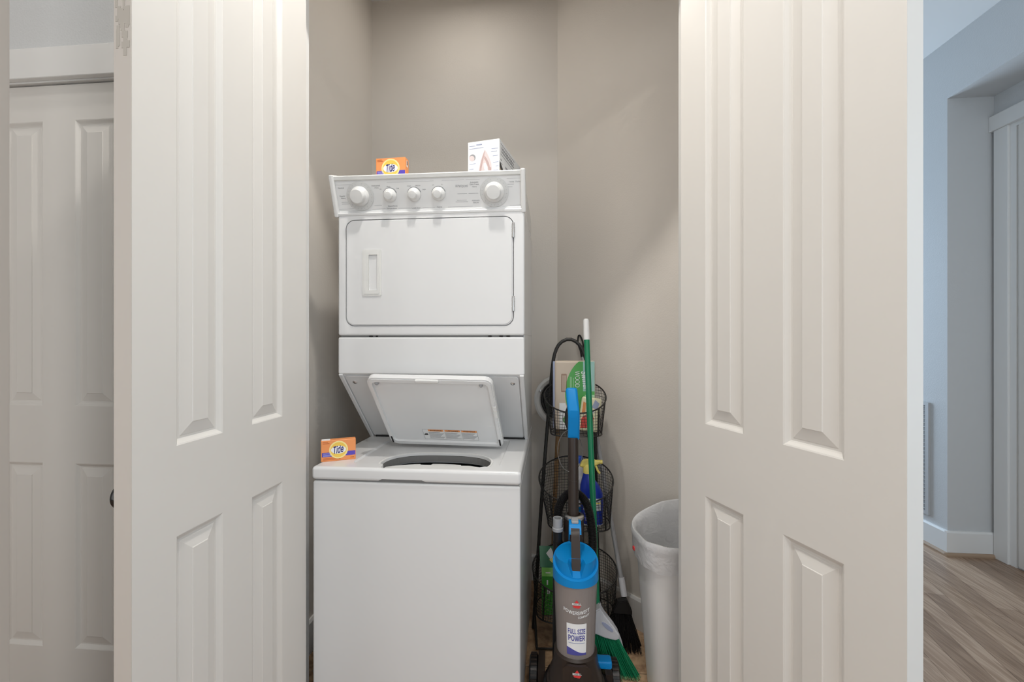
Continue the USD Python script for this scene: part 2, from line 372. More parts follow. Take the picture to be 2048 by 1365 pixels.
part('door_knob', lathe([(0, 0), (.030, 0), (.030, .004), (.026, .007), (.012, .010), (.011, .028), (.014, .033), (.024, .037), (.0285, .045), (.0275, .054), (.020, .061), (.010, .064), (0, .0645)], 36,
     frame((-.827, .822, .942), (0, 1, 0), (0, 0, 1), (-1, 0, 0)) @ np.diag([1, 1, 1, 1.0])), 'knob_black', LD, 'round black door knob', smooth=40)
mat('scuff', (.47, .43, .38), .6, .2); mat('edge_beige_shade', (.575, .525, .475), .5, .35)  # scuff is wear; the darker beige paints in the edge's dim light
part('edge_strip', box(-.8265, -.7905, .7532, .7542, .014, 2.503), 'edge_beige_shade', LD, 'beige door edge with its shade painted in')
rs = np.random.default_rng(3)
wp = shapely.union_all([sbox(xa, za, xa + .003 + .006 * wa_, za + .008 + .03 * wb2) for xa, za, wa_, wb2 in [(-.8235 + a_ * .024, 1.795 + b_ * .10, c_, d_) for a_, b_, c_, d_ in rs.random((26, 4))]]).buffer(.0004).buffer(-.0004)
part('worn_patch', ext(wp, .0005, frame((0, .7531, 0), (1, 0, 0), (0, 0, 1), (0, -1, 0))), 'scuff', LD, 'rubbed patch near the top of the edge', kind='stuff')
dx = np.array([.3547, -.9350, 0]); dx /= np.linalg.norm(dx); dy = np.array([-dx[1], dx[0], 0])
RD = door('door_2', 'open white panelled closet door right of the bin', .572, 2.505, .037, [(.100, .231), (.339, .470)], ROWS, frame((.3735, 1.298, 0), dx, dy, (0, 0, 1)))
# painted jambs of the closet opening
struct('trim_1', [box(OP0, OP0 + .018, WF0 - .004, WF1, 0, OPZ), box(OP1 - .018, OP1, WF0 - .004, WF1, 0, OPZ), box(OP0, OP1, WF0 - .004, WF1, OPZ - .012, OPZ)], 'trim_white', 'white jamb lining of the closet opening', 'door frame')
# side door on the left
door('door_3', 'closed white panelled side door seen left of the open closet door', .662, 2.145, .037, [(.125, .272), (.395, .542)], [(.20, .838), (1.036, 2.022)], frame((-2.030, 1.356, 0), (1, 0, 0), (0, 1, 0), (0, 0, 1)))
struct('trim_2', [cbox(-2.15, -1.25, 1.325, WF0, 2.155, 2.258, .002), box(-2.14, -2.035, 1.327, WF0, 0, 2.155), box(-1.36, -1.255, 1.327, WF0, 0, 2.155),
                  box(-2.045, -1.35, WF0, WF1, 2.150, 2.165), box(-2.045, -2.033, WF0, WF1, 0, 2.15), box(-1.362, -1.35, WF0, WF1, 0, 2.15)], 'trim_white', 'white casing and head board around the side door', 'door frame')
ld = np.array([-.93, .37, 0]); ld /= np.linalg.norm(ld)
door('door_4', 'edge of a door standing open at the far left of the photo', .50, 2.44, .040, [(.09, .20), (.30, .41)], ROWS, frame((-1.186, .852, 0), ld, np.array([-ld[1], ld[0], 0]), (0, 0, 1)))
part('edge_strip', put(box(-.0012, .0002, .0005, .0395, .014, 2.438), frame((-1.186, .852, 0), ld, np.array([-ld[1], ld[0], 0]), (0, 0, 1))), 'edge_beige_shade', stage.GetPrimAtPath('/World/door_4'), 'beige door edge with its shade painted in')  # same shade-darkened beige as on the left closet leaf
# door with craftsman casing in the right hall's recess
struct('trim_3', [cbox(WX2 - .020, WX2, 2.688, 2.768, 0, 2.478, .002), cbox(WX2 - .030, WX2, 1.40, 2.786, 2.478, 2.566, .002), box(WX2 - .020, WX2, 1.42, 1.50, 0, 2.478),
                  box(WX2 - .008, WX2, 2.655, 2.688, 0, 2.478), box(WX2 - .008, WX2, 1.5, 2.655, 2.455, 2.478)], 'trim_white', 'white door casing with overhanging head in the right hall recess', 'door frame')
struct('door_5', [cbox(WX2 - .002, WX2 + .02, 1.5, 2.655, .01, 2.455, .001), cbox(WX2 - .012, WX2 - .002, 2.56, 2.64, .01, 2.455, .002)], 'door_paint', 'white door inside the casing at the far right edge', 'door')
vn = thing('wall_vent', 'pale return air grille low on the right hall wall', 'vent')
part('frame', [box(WX - .012, WX, 2.902, 2.925, .185, .880), box(WX - .012, WX, 3.48, 3.50, .185, .880), box(WX - .012, WX, 2.925, 3.48, .185, .205), box(WX - .012, WX, 2.925, 3.48, .860, .880)], 'vent_white', vn)
part('backing', box(WX - .003, WX - .001, 2.925, 3.48, .205, .860), 'vent_dark', vn)
for k in range(26):
    b_ = box(-.010, .002, 2.925, 3.48, -.001, .001); b_.apply_transform(trimesh.transformations.rotation_matrix(.6, [0, 1, 0])); b_.apply_translation([WX - .004, 0, .217 + k * .0252]); part('slat', b_, 'vent_white', vn)
# windows out of frame: three added for the fill panels, then the far daylight
for k, (a, b, lb_) in enumerate(((-.98, .28, 'added window frame of the middle fill panel behind the camera'), (-2.78, -1.32, 'added window frame of the fill panel behind the camera, on the left'), (.62, 2.08, 'added window frame of the fill panel behind the camera, on the right'))):
    w1 = thing(f'window_{k + 2}', lb_, 'window', kind='structure')
    part('window_frame', holes((a, b, -1.38, -1.32, .25, 2.55), (a + .05, b - .05, -3, -1, .30, 1.38), (a + .05, b - .05, -3, -1, 1.42, 2.50)), 'frame_white', w1)
w2 = thing('window_1', 'glazed opening at the far end of the right hall', 'window', kind='structure')
part('window_frame', holes((1.0, 2.25, 4.96, 5.06, .35, 2.55), (1.05, 2.20, 4, 6, .40, 2.50)), 'frame_white', w2)

# ------------------------------------------------------------------ stacked washer and dryer
X0, X1 = -.7807, -.0947; XC = (X0 + X1) / 2; W = X1 - X0
lc = thing('laundry_center', 'white stacked washer and dryer with the washer lid propped open', 'washer dryer')
wc_ = rbox(X0 + .002, X1 - .002, 1.358, 2.12, .03, .803, .007) - m3.Manifold.cube((W - .06, .70, .9)).translate((X0 + .03, 1.366, .06))
part('washer_cabinet', wc_, 'enamel', lc, smooth=35)
for sx in (X0 + .06, X1 - .06):
    for sy in (1.42, 2.05): part('foot', lathe([(0, 0), (.02, 0), (.022, .006), (.012, .012), (.012, .034), (0, .034)], 16, frame((sx, sy, 0), (1, 0, 0), (0, 1, 0), (0, 0, 1))), 'black_plastic', lc, smooth=30)
part('seam_strip', holes((X0 + .008, X1 - .008, 1.366, 2.10, .801, .813), (X0 + .03, X1 - .03, 1.372, 2.08, .7, .9)), 'tub_grey', lc)
# deck: a slab with a shallow lid recess and the tub opening
deck = rbox(X0, X1, 1.353, 2.12, .8075, .850, .011, 16)
rec = rrect(-.672, -.168, 1.405, 1.80, .03)
deck -= m3.Manifold.hull_points(np.vstack([[(x, y, .8445) for x, y in rec.buffer(-.006).exterior.coords], [(x, y, .8505) for x, y in rec.exterior.coords]]))
hp = []
for k in range(96):
    a = 2 * np.pi * k / 96; c, s = math.cos(a), math.sin(a)
    e = .72
    hx, hy = .187 * np.sign(c) * abs(c) ** e, (.118 if s > 0 else .092) * np.sign(s) * abs(s) ** (.95 if s > 0 else .62)
    hp.append((-.392 + hx, 1.462 + hy))
hole = Polygon(hp).buffer(0).union(rrect(-.555, -.40, 1.362, 1.42, .012)).buffer(.006).buffer(-.006)
hin = hole.simplify(.0006)
def prism(poly, z0, z1, grow=0.0):
    c = cs(poly); return m3.Manifold.extrude(c, z1 - z0).translate((0, 0, z0))
deck -= prism(hin, .79, .86); deck -= prism(hin.buffer(.0085), .79, .8360)
part('washer_top', deck, 'enamel', lc, smooth=35)
bx_ = m3.Manifold.cube((1, 1, 1)).translate((-.9, 1.357, .5))
part('opening_lip', (prism(hin.buffer(.007), .836, .8462) - prism(hin.buffer(.0005), .79, .86)) ^ bx_, 'plastic_white', lc, smooth=35)
part('tub_collar', (prism(hin.buffer(.0082), .8125, .8358) - prism(hin.buffer(.0025), .79, .86)) ^ bx_, 'tub_grey', lc, smooth=35)
ti = lambda z: frame((-.392, 1.70, z), (1, 0, 0), (0, 1, 0), (0, 0, 1))
tub = lathe([(.235, .0), (.262, .0), (.262, -.46), (0, -.46), (0, -.45), (.250, -.45), (.250, -.06), (.235, -.03), (.235, 0)], 64, frame((-.392, 1.66, .796), (1, 0, 0), (0, 1, 0), (0, 0, 1)))
part('tub', tub, 'tub_grey', lc, smooth=35)
# splash ring below the opening, with stepped notches at the back
ring = prism(hin.buffer(-.0015), .813, .820) ^ m3.Manifold.cylinder(.2, .350, .350, 96).translate((-.392, 1.178, .75))
for sx, dx_ in ((-.478, 1), (-.318, -1)): ring -= m3.Manifold.hull_points(np.array([(sx + a_, y_, z_) for z_ in (.75, .83) for a_, y_ in ((0 if dx_ > 0 else -.012, 1.56), (.060 if dx_ > 0 else .048, 1.56), (.052 if dx_ > 0 else .040, 1.512), (.014 if dx_ > 0 else .0, 1.512))]))
part('tub_ring', ring, 'plastic_cream', lc, smooth=30)
part('agitator', lathe([(0, .74), (.03, .738), (.045, .72), (.05, .55), (.10, .42), (.13, .38), (0, .38)], 32, frame((-.392, 1.66, 0), (1, 0, 0), (0, 1, 0), (0, 0, 1))), 'plastic_cream', lc, smooth=35)
# dryer body above
body_prof = Polygon([(1.545, 1.148), (1.545, 1.735), (2.12, 1.735), (2.12, .853), (1.823, .853)])
# the upper cabinet: the front frame with the door recess, the access panel and the sloping underside
dz0, dz1, dxa, dxb = 1.3165, 1.7005, -.748, -.1355
fr = rbox(X0, X1, 1.532, 2.12, 1.280, 1.740, .007)
fr -= m3.Manifold.extrude(cs(rrect(dxa - .003, dxb + .003, dz0 - .003, dz1 + .003, .034, 8)), .02).rotate((90, 0, 0)).translate((0, 1.547, 0))
part('dryer_body', fr, 'enamel', lc, smooth=35)
dd = m3.Manifold.extrude(cs(rrect(dxa, dxb, dz0, dz1, .031, 8)), .012)
bev = m3.Manifold.extrude(cs(rrect(dxa + .004, dxb - .004, dz0 + .004, dz1 - .004, .028, 8)), .004)
dd = (dd.rotate((90, 0, 0)).translate((0, 1.5445, 0)) + bev.rotate((90, 0, 0)).translate((0, 1.5325, 0)))
# handle recess cut into the door
hx0, hx1, hz0, hz1 = -.661, -.629, 1.444, 1.573
dd -= m3.Manifold.cube((hx1 - hx0, .03, hz1 - hz0)).translate((hx0, 1.50, hz0))
ddoor = part('dryer_door', dd, 'enamel', lc, smooth=35)
hf = rrect(-.685, -.614, 1.424, 1.592, .004).difference(sbox(hx0, hz0, hx1, hz1))
FY = lambda y: frame((0, y, 0), (1, 0, 0), (0, 0, 1), (0, -1, 0))       # x right, y up, z towards the viewer
hl = [ext(hf, .003, FY(1.5288)), ext(rrect(-.678, -.621, 1.431, 1.585, .003).difference(sbox(hx0, hz0, hx1, hz1)), .0018, FY(1.5260))]
cup = (np.array([(hx0, 1.5285, hz0), (hx1, 1.5285, hz0), (hx1, 1.5285, hz1), (hx0, 1.5285, hz1), (hx0 + .004, 1.5430, hz0 + .012), (hx1 - .002, 1.5430, hz0 + .012), (hx1 - .002, 1.5430, hz1 - .003), (hx0 + .004, 1.5430, hz1 - .003)]),
       np.array([(0, 1, 5, 4), (1, 2, 6, 5), (2, 3, 7, 6), (3, 0, 4, 7), (4, 5, 6, 7)]))
part('handle', hl + [tm(cup)], 'plastic_cream', ddoor, 'recessed cream plastic door handle')
for hz in (1.652, 1.392):
    k = [lathe([(0, -.026), (.0045, -.026), (.0045, .026), (0, .026)], 12, frame((-.1345, 1.530, hz), (1, 0, 0), (0, 1, 0), (0, 0, 1)))]
    k += [box(-.140, -.129, 1.5285, 1.5315, hz - .024 + q * .016, hz - .012 + q * .016) for q in range(3)]
    part('hinge', k, 'steel', ddoor, 'small steel hinge', smooth=30)
part('access_panel', rbox(X0, X1, 1.532, 1.60, 1.138, 1.274, .006), 'enamel', lc, smooth=35)
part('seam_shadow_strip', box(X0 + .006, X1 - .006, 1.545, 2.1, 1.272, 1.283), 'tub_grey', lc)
for cx in (-.665, -.640, -.225, -.185, -.160): part('clip', cbox(cx, cx + (.012 if cx != -.640 else .006), 1.538, 1.55, 1.2745, 1.2795, .001), 'black_plastic', lc, 'black clip in the seam')
low = [ (1.536, 1.142), (1.816, .8555), (2.12, .8555), (2.12, 1.29), (1.56, 1.29), (1.56, 1.142)]
part('chassis', put(ext(Polygon(low), W - .004), frame((X0 + .002, 0, 0), (0, 1, 0), (0, 0, 1), (1, 0, 0))), 'enamel', lc)
# sloping panel under the dryer with its raised side flanges
s0, s1 = np.array([1.535, 1.140]), np.array([1.817, .853]); sd = (s1 - s0) / np.linalg.norm(s1 - s0); SL = np.linalg.norm(s1 - s0)
SF = frame((0, s1[0], s1[1]), (1, 0, 0), (0, -sd[0], -sd[1]), (0, sd[1], -sd[0]))  # x right, y up the slope, z out
part('sloping_panel', ext(rrect(X0 + .022, X1 - .022, .004, SL - .010, .012), .003, SF), 'enamel', lc)
for xx in (X0 + .002, X1 - .018): part('flange', put(cbox(xx, xx + .016, 0, SL, -.004, .0065, .002), SF), 'enamel', lc)
part('lower_gap', box(X0 + .03, X1 - .015, 1.806, 1.83, .8505, .8575), 'dark_gap', lc)
for xx in (X0 + .05, X1 - .045):
    part('screw', lathe([(0, .0065), (.005, .006), (.008, .004), (.0085, .003), (0, .003)], 14, at2(SF, xx, SL - .045)), 'steel', lc, smooth=40)
# control console
CT, CB = np.array([1.497, 1.852]), np.array([1.540, 1.724])
cu = (CT - CB) / np.linalg.norm(CT - CB); CL = np.linalg.norm(CT - CB)
CF = frame((0, CB[0], CB[1]), (1, 0, 0), (0, cu[0], cu[1]), (0, -cu[1], cu[0]))    # x right, y up the face, z out
CX0, CX1 = X0 - .013, X1 + .005
cprof = Polygon([(CB[0] + .004, CB[1]), (CT[0] + .006, CT[1] - .006), (CT[0] + .012, CT[1] - .001), (1.56, 1.8515), (2.10, 1.8515), (2.12, 1.835), (2.12, 1.735), (1.60, 1.735)])
cons = part('control_console', put(ext(cprof, CX1 - CX0 - .02), frame((CX0 + .01, 0, 0), (0, 1, 0), (0, 0, 1), (1, 0, 0))), 'plastic_white', lc)
part('top_lip', put(cbox(CX0 + .012, CX1 - .012, CL - .017, CL, -.006, .007, .003), CF), 'plastic_cream', cons)
part('bottom_lip', put(cbox(CX0 + .012, CX1 - .012, -.004, .008, -.006, .012, .003), CF), 'panel_grey', cons)
for xx in (CX0, CX1 - .017): part('end_cap', put(rbox(xx, xx + .017, -.008, CL + .004, -.03, .014, .005), CF), 'plastic_white', cons, smooth=40)
face = put(box(CX0 + .014, CX1 - .014, .006, CL - .014, -.004, .0008), CF); part('fascia', face, 'panel_grey', cons)
def cl(px_x, v): return (px_x, v)
def dial(x, v, big, label):
    f = at2(CF, x, v)
    if big:
        part('dial_skirt', lathe([(0, .001), (.050, .001), (.0505, .003), (.048, .0045), (0, .0045)], 56, f), 'dial_clear', cons, 'clear grey graduated dial', smooth=35)
        ticks = []
        for k in range(22):
            if k % 7 == 5: continue
            a = math.radians(k * 360 / 22 + 8)
            ticks.append(ext(sbox(-.0018, -.0011, .0018, .0011), .0004, at2(f @ rot2(math.degrees(a)), .0435, 0, .0046)))
        part('dial_print', ticks, 'print_faint', cons, kind='stuff')
        k = part('knob', lathe([(0, .0045), (.0345, .0045), (.0345, .009), (.033, .0115), (.0285, .0165), (.0262, .018), (.0255, .034), (.0243, .0365), (.0225, .0378), (0, .0385)], 48, f), 'plastic_white', cons, smooth=25)
        part('pointer', ext(sbox(-.0012, .026, .0012, .032), .0006, at2(f @ rot2(-25), 0, 0, .0125)), 'print_grey', cons)
    else:
        a = [(math.cos(t) * .0265, math.sin(t) * .0265) for t in np.linspace(.28, np.pi - .28, 24)] + [(math.cos(t) * .0245, math.sin(t) * .0245) for t in np.linspace(np.pi - .28, .28, 24)]
        part('range_arc', ext(Polygon(a), .0004, at2(f, 0, 0, .0009)), 'print_grey', cons)
        part('knob', lathe([(0, .001), (.0238, .001), (.0238, .006), (.0225, .0085), (.0172, .0125), (.0150, .0135), (.0142, .0275), (.0130, .0296), (.0115, .0303), (0, .0306)], 40, f), 'plastic_white', cons, smooth=25)
KV = .064
for x, big in ((-.689, True), (-.578, False), (-.489, False), (-.400, False), (-.200, True)): dial(x, KV, big, '')
# printing on the fascia
P = lambda x, v: at2(CF, x, v, .0009)
pr = [text('Whirlpool', .0085, P(-.315, .087), shear=.25, width=.045)]
part('maker_script', pr, 'print_grey', cons)
def dashes(x, v, w, h=.0022, m='print_faint'): return ext(sbox(-w / 2, -h / 2, w / 2, h / 2), .0003, P(x, v))
tx = [text('Normal', .0048, P(-.757, .094)), text('Permanent', .0046, P(-.627, .098)), text('Press', .0042, P(-.625, .091)), text('Regular', .0044, P(-.756, .066)), text('Heavy', .0044, P(-.754, .0585)), text('Load Size', .0050, P(-.487, .0185)), text('Temperature', .0046, P(-.578, .0185)), text('Drying', .0046, P(-.115, .0965)),
      text('Timed', .0046, P(-.139, .0965)), text('Off', .004, P(-.200, .0195)), text('Wash/Rinse', .0046, P(-.573, .027)), text('Hot', .0034, P(-.611, .086)), text('Warm', .0034, P(-.581, .094)), text('Cold', .0034, P(-.548, .087)), text('Medium', .0036, P(-.473, .094)), text('Small', .0036, P(-.505, .0935)),
      text('Large', .0036, P(-.452, .080)), text('Off', .0034, P(-.418, .094)), text('On', .0034, P(-.386, .095)), text('Automatic', .0046, P(-.270, .099)), text('Easy Press', .0046, P(-.270, .0915)), text('Heavy', .0040, P(-.270, .084)), text('Automatic', .0044, P(-.268, .038)), text('Delicate', .0040, P(-.268, .031)), text('Signal', .0046, P(-.400, .0185))]
part('fascia_print', tx, 'print_grey', cons)
ln = [dashes(-.748, .1045, .06, .0012), dashes(-.50, .108, .17, .0012), dashes(-.345, .1085, .08, .0012), dashes(-.275, .108, .05, .0012), dashes(-.130, .1075, .05, .0012),
      dashes(-.748, .0215, .055, .0012), dashes(-.625, .0185, .05, .0012), dashes(-.530, .0185, .045, .0012), dashes(-.440, .0185, .045, .0012), dashes(-.325, .0185, .09, .0012), dashes(-.125, .0185, .045, .0012),
      dashes(-.315, .062, .035, .0018), dashes(-.318, .0400, .035), dashes(-.318, .0345, .045), dashes(-.275, .062, .035), dashes(-.142, .0885, .022), dashes(-.150, .080, .028), dashes(-.745, .045, .035), dashes(-.745, .0385, .035), dashes(-.715, .030, .028), dashes(-.627, .030, .028)]
part('fascia_lines', ln, 'print_faint', cons, kind='stuff')
# lid, propped open in front of the sloping panel
LB, LT = np.array([1.655, .855]), np.array([1.449, 1.130])
lu = (LT - LB) / np.linalg.norm(LT - LB); LL = np.linalg.norm(LT - LB)
LF = frame((-.4015, LB[0], LB[1]), (1, 0, 0), (0, lu[0], lu[1]), (0, -lu[1], lu[0]))
LFM = LF.copy()
LFM[:3, 3] = (-.4015, LB[0], LB[1]); LFM[:3, 1] = np.array([-.02 / LL, lu[0], lu[1]]); LFM[:3, 1] /= np.linalg.norm(LFM[:3, 1])
LFM[:3, 0] = (1, 0, -.012)
lw = .2205
lid_poly = rrect(-lw, lw, 0, LL, .028, 8)
l0 = cs(lid_poly); l1 = cs(rrect(-lw + .005, lw - .005, .005, LL - .005, .023, 8))
linn = cs(rrect(-lw + .016, lw - .016, .018, LL - .018, .016, 8))
lidm = m3.Manifold.extrude(l0, .020).translate((0, 0, -.022)) + m3.Manifold.extrude(l1, .004).translate((0, 0, -.003)) - m3.Manifold.extrude(linn, .02).translate((0, 0, -.008))
lid = part('washer_lid', put(lidm, LFM), 'enamel', lc, smooth=35)
part('lid_grip', put(rbox(-.045, .038, LL - .016, LL - .002, -.008, .006, .004), LFM), 'plastic_white', lid, smooth=40)
for xx in (-lw + .034, lw - .040): part('bumper', lathe([(0, .004), (.0045, .0035), (.0065, .0), (.007, -.008), (0, -.008)], 14, at2(LFM, xx, LL - .026)), 'grey_plastic', lid, smooth=40)
part('strike_plate', [put(cbox(lw - .014, lw - .001, LL * .48, LL * .64, -.002, .003, .001), LFM), put(cbox(lw - .012, lw - .004, LL * .575, LL * .59, .003, .0045, .0005), LFM)], 'plastic_white', lid)
for xx in (-lw + .010, lw - .012): part('lid_hinge', put(cbox(xx - .003, xx + .003, .012, .045, -.004, .003, .001), LFM), 'black_plastic', lid, 'small dark hinge arm')
# warning label on the lid
lf = at2(LFM, .022, .052, -.0077)
st = part('warning_label', ext(rrect(-.105, .105, -.026, .030, .002), .0003, lf), 'panel_grey', lid, 'printed warning label with orange bars')
part('warning_bar', [ext(sbox(-.083 + k * .064, .019, -.024 + k * .064, .0285), .0003, at2(lf, 0, 0, .0004)) for k in range(3)], 'print_orange_pack', st)
part('warning_words', [text(w_, .006, at2(lf, -.053 + k * .064, .0237, .0008), width=.045) for k, w_ in enumerate(('WARNING', 'AVERTISSEMENT', 'ADVERTENCIA'))], 'print_black', st)
lines = []
for k in range(3):
    for r_ in range(7):
        lines.append(ext(sbox(-.083 + k * .064, .012 - r_ * .0052, -.083 + k * .064 + .058 * (.75 + .25 * ((k * 5 + r_ * 3) % 4) / 3), .0142 - r_ * .0052), .0002, at2(lf, 0, 0, .0004)))
part('label_text_lines', lines, 'print_grey', st, kind='stuff')
part('label_frame', ext(sbox(-.105, -.026, .105, .030).difference(sbox(-.104, -.025, .104, .029)).union(sbox(-.0205, -.025, -.0199, .018)).union(sbox(.0435, -.025, .0441, .018)), .0002, at2(lf, 0, 0, .0004)), 'print_grey', st)
part('hazard_icon', ext(Polygon([(-.103, -.002), (-.099, .006), (-.097, .004), (-.095, .009), (-.092, .005), (-.089, .008), (-.0865, -.002)]), .0003, at2(lf, 0, 0, .0004)), 'print_black', st)
# water hose and drain hose hanging left behind the washer
hs = thing('drain_hose', 'pale hose low behind the left side of the washer', 'hose')
part('hose', tube(smooth_path([(-.84, 2.20, .62), (-.865, 2.16, .30), (-.895, 1.98, .045), (-.90, 1.70, .022), (-.88, 1.56, .020)], 40), .013, 10), 'grey_plastic', hs, smooth=40)

# ------------------------------------------------------------------ detergent boxes
def detergent(name, label, w, h, d, o, rz):
    t = thing(name, label, 'detergent box', 'orange detergent boxes on the laundry machine', loc=o, rz=rz)
    part('carton', cbox(0, w, 0, d, 0, h, .0012), 'orange', t)
    f = frame((0, 0, 0), (1, 0, 0), (0, 0, 1), (0, -1, 0)); F = lambda u, v, q=.0002: at2(f, u * w, v * h, q)
    cx, cy = .50 * w, .60 * h; R = .365 * h
    band = sbox(.03 * w, .225 * h, .985 * w, .43 * h).difference(Point(cx, cy - .01 * h).buffer(R * 1.10))
    for g_ in band.geoms: part('band', ext(g_, .0002, at2(f, 0, 0, .0002)), 'purple', t, 'purple band')
    cp = (cx, cy - .07 * h)
    part('bullseye', [ext(Point(cp).buffer(R * 1.16, quad_segs=16).difference(Point(cp).buffer(R * .98, quad_segs=16)), .0002, at2(f, 0, 0, .0005))], 'print_yellow', t, 'yellow ring emblem')
    part('bullseye_core', ext(Point(cp).buffer(R * .98, quad_segs=16), .0002, at2(f, 0, 0, .0004)), 'yellow_ring', t)
    part('bullseye_white', ext(affinity.scale(Point(cp).buffer(R * .95), .98, .55), .0002, at2(f, 0, 0, .0007)), 'print_white', t)
    part('brand_word', text('Tide', h * .33, at2(f, cp[0], cp[1] + .02 * h, .0010) @ rot2(9), bold=True, depth=.0003, shear=.22, width=.30 * w), 'navy', t, 'dark blue slanted word')
    part('small_print', [ext(sbox(.06 * w, v0 * h, x1 * w, (v0 + .035) * h), .0002, at2(f, 0, 0, .0006)) for v0, x1 in ((.36, .26), (.30, .27), (.25, .30))], 'pale_blue_print', t, kind='stuff')
    part('fine_print', [ext(sbox(x0 * w, v0 * h, x1 * w, (v0 + .04) * h), .0002, at2(f, 0, 0, .0003)) for x0, v0, x1 in ((.05, .90, .20), (.05, .84, .24), (.06, .13, .60), (.06, .07, .55), (.84, .10, .95))], 'orange_dark', t, kind='stuff')
    g = frame((w, 0, 0), (0, 1, 0), (0, 0, 1), (1, 0, 0))
    part('side_print', [ext(sbox(d * .3, h * .62, d * .7, h * .90), .0002, at2(g, 0, 0, .0002))], 'print_white', t)
    part('side_bar', [ext(sbox(d * .40, h * .70, d * .60, h * .88), .0002, at2(g, 0, 0, .0005))], 'print_black', t)
    g = frame((0, 0, h), (1, 0, 0), (0, 1, 0), (0, 0, 1))
    part('top_flap', ext(sbox(.02 * w, .1 * d, .26 * w, .9 * d), .0003, at2(g, 0, 0, .0001)), 'print_white', t)
    return t
detergent('detergent_box', 'orange detergent box with yellow bullseye standing on the washer top', .111, .071, .030, (-.7755, 1.4045, .8500), 28.0)
detergent('detergent_box', 'orange detergent box with yellow bullseye standing on top of the dryer console', .114, .083, .032, (-.6465, 1.556, 1.8518), -2.5)

# ------------------------------------------------------------------ iron carton
ib = thing('iron_box', 'white carton with a picture of a clothes iron on top of the dryer', 'carton', loc=(-.3105, 1.600, 1.8518), rz=-11.5)
w_, h_, d_ = .1245, .148, .275
part('carton', cbox(0, w_, 0, d_, 0, h_, .001), 'card_white', ib)
part('carton_top', ext(sbox(.001, .003, w_ - .001, d_ - .003), .0004, frame((0, 0, h_), (1, 0, 0), (0, 1, 0), (0, 0, 1))), 'card_brown', ib, 'plain brown top of the carton')
f = frame((0, 0, 0), (1, 0, 0), (0, 0, 1), (0, -1, 0))
U = lambda pts: Polygon([(u * w_, v * h_) for u, v in pts])
def pr_(name, g, m, q=.0002, lab=None, ff=None): return part(name, ext(g, .0002, at2(f if ff is None else ff, 0, 0, q)), m, ib, lab)
pr_('iron_outline', U([(.54, .765), (.50, .70), (.42, .52), (.37, .36), (.345, .22), (.36, .10), (.42, .02), (.72, .02), (.74, .12), (.755, .28), (.74, .42), (.68, .55), (.60, .69)]), 'print_pale_rose', .0002, 'picture of a pink clothes iron')
pr_('iron_side', U([(.54, .755), (.51, .69), (.43, .50), (.385, .34), (.37, .20), (.38, .10), (.42, .22), (.46, .40), (.52, .60)]), 'print_rose', .0004)
pr_('iron_handle', U([(.53, .62), (.60, .54), (.66, .44), (.70, .32), (.745, .30), (.73, .16), (.70, .02), (.64, .02), (.66, .20), (.64, .32), (.57, .48), (.52, .54)]), 'print_rose', .0004)
pr_('iron_grip_hole', U([(.50, .42), (.56, .44), (.62, .34), (.64, .20), (.60, .06), (.53, .02), (.52, .10), (.56, .20), (.52, .30)]), 'print_white', .0006)
pr_('iron_tank', U([(.43, .06), (.44, .24), (.48, .42), (.51, .30), (.54, .20), (.50, .06)]), 'print_pale_rose', .0006)
pr_('inset_disc', affinity.scale(Point(.145 * w_, .60 * h_).buffer(.0125), 1, 1), 'print_pale_rose', .0002, 'round inset picture')
pr_('inset_shade', affinity.scale(Point(.145 * w_, .60 * h_).buffer(.0127), 1, 1).difference(Point(.12 * w_, .575 * h_).buffer(.0115)), 'print_grey', .0004)
part('front_words', [text('Rowenta', .0075, at2(f, .20 * w_, .885 * h_, .0003), width=.026), text('STEAM', .0075, at2(f, .40 * w_, .90 * h_, .0003), width=.026, bold=True)], 'print_grey', ib) if False else None
part('front_lines', [ext(sbox(x0 * w_, v * h_, x1 * w_, (v + .012) * h_), .0002, at2(f, 0, 0, .0002)) for x0, x1, v in ((.05, .24, .885), (.27, .45, .91), (.27, .45, .895), (.05, .50, .82), (.05, .25, .44), (.05, .18, .31), (.05, .27, .18), (.05, .24, .05), (.75, .95, .76), (.74, .92, .69), (.79, .95, .58), (.80, .96, .42), (.88, .96, .32), (.80, .95, .22), (.82, .94, .12))], 'pack_blue_edge', ib, kind='stuff')
g = frame((w_, 0, 0), (0, 1, 0), (0, 0, 1), (1, 0, 0))
V = lambda pts: Polygon([(u * d_, v * h_) for u, v in pts])
pr_('side_stripe', V([(0, 0), (.50, 0), (0, .46)]).difference(V([(0, 0), (.02, 0), (.0, .02)])), 'print_black', .0002, 'black and gold slanting corner stripes', g)
pr_('side_gold', V([(0, .08), (0, .16), (.17, 0), (.08, 0)]).union(V([(0, .24), (0, .30), (.33, 0), (.26, 0)])), 'print_gold', .0004, None, g)
part('side_word', [text('ROWENTA', .022, at2(g, .40 * d_, .77 * h_, .0003), width=.62 * d_)], 'print_grey', ib) if False else None
part('side_lines', [ext(sbox(u0 * d_, v * h_, u1 * d_, (v + hh) * h_), .0002, at2(g, 0, 0, .0002)) for u0, u1, v, hh in ((.05, .70, .90, .02), (.05, .70, .64, .02), (.08, .66, .72, .03), (.08, .66, .80, .03), (.25, .37, .42, .06), (.04, .10, .50, .03), (.04, .12, .42, .02))] +
     [ext(sbox(u0 * d_, .70 * h_, (u0 + .02) * d_, .87 * h_), .0002, at2(g, 0, 0, .0004)) for u0 in np.arange(.09, .66, .065)], 'print_grey', ib, kind='stuff')
pr_('side_iron', V([(.72, 0), (.74, .55), (.80, .66), (.88, .45), (.93, 0)]), 'print_rose', .0002, 'dull rose iron picture on the side', g)
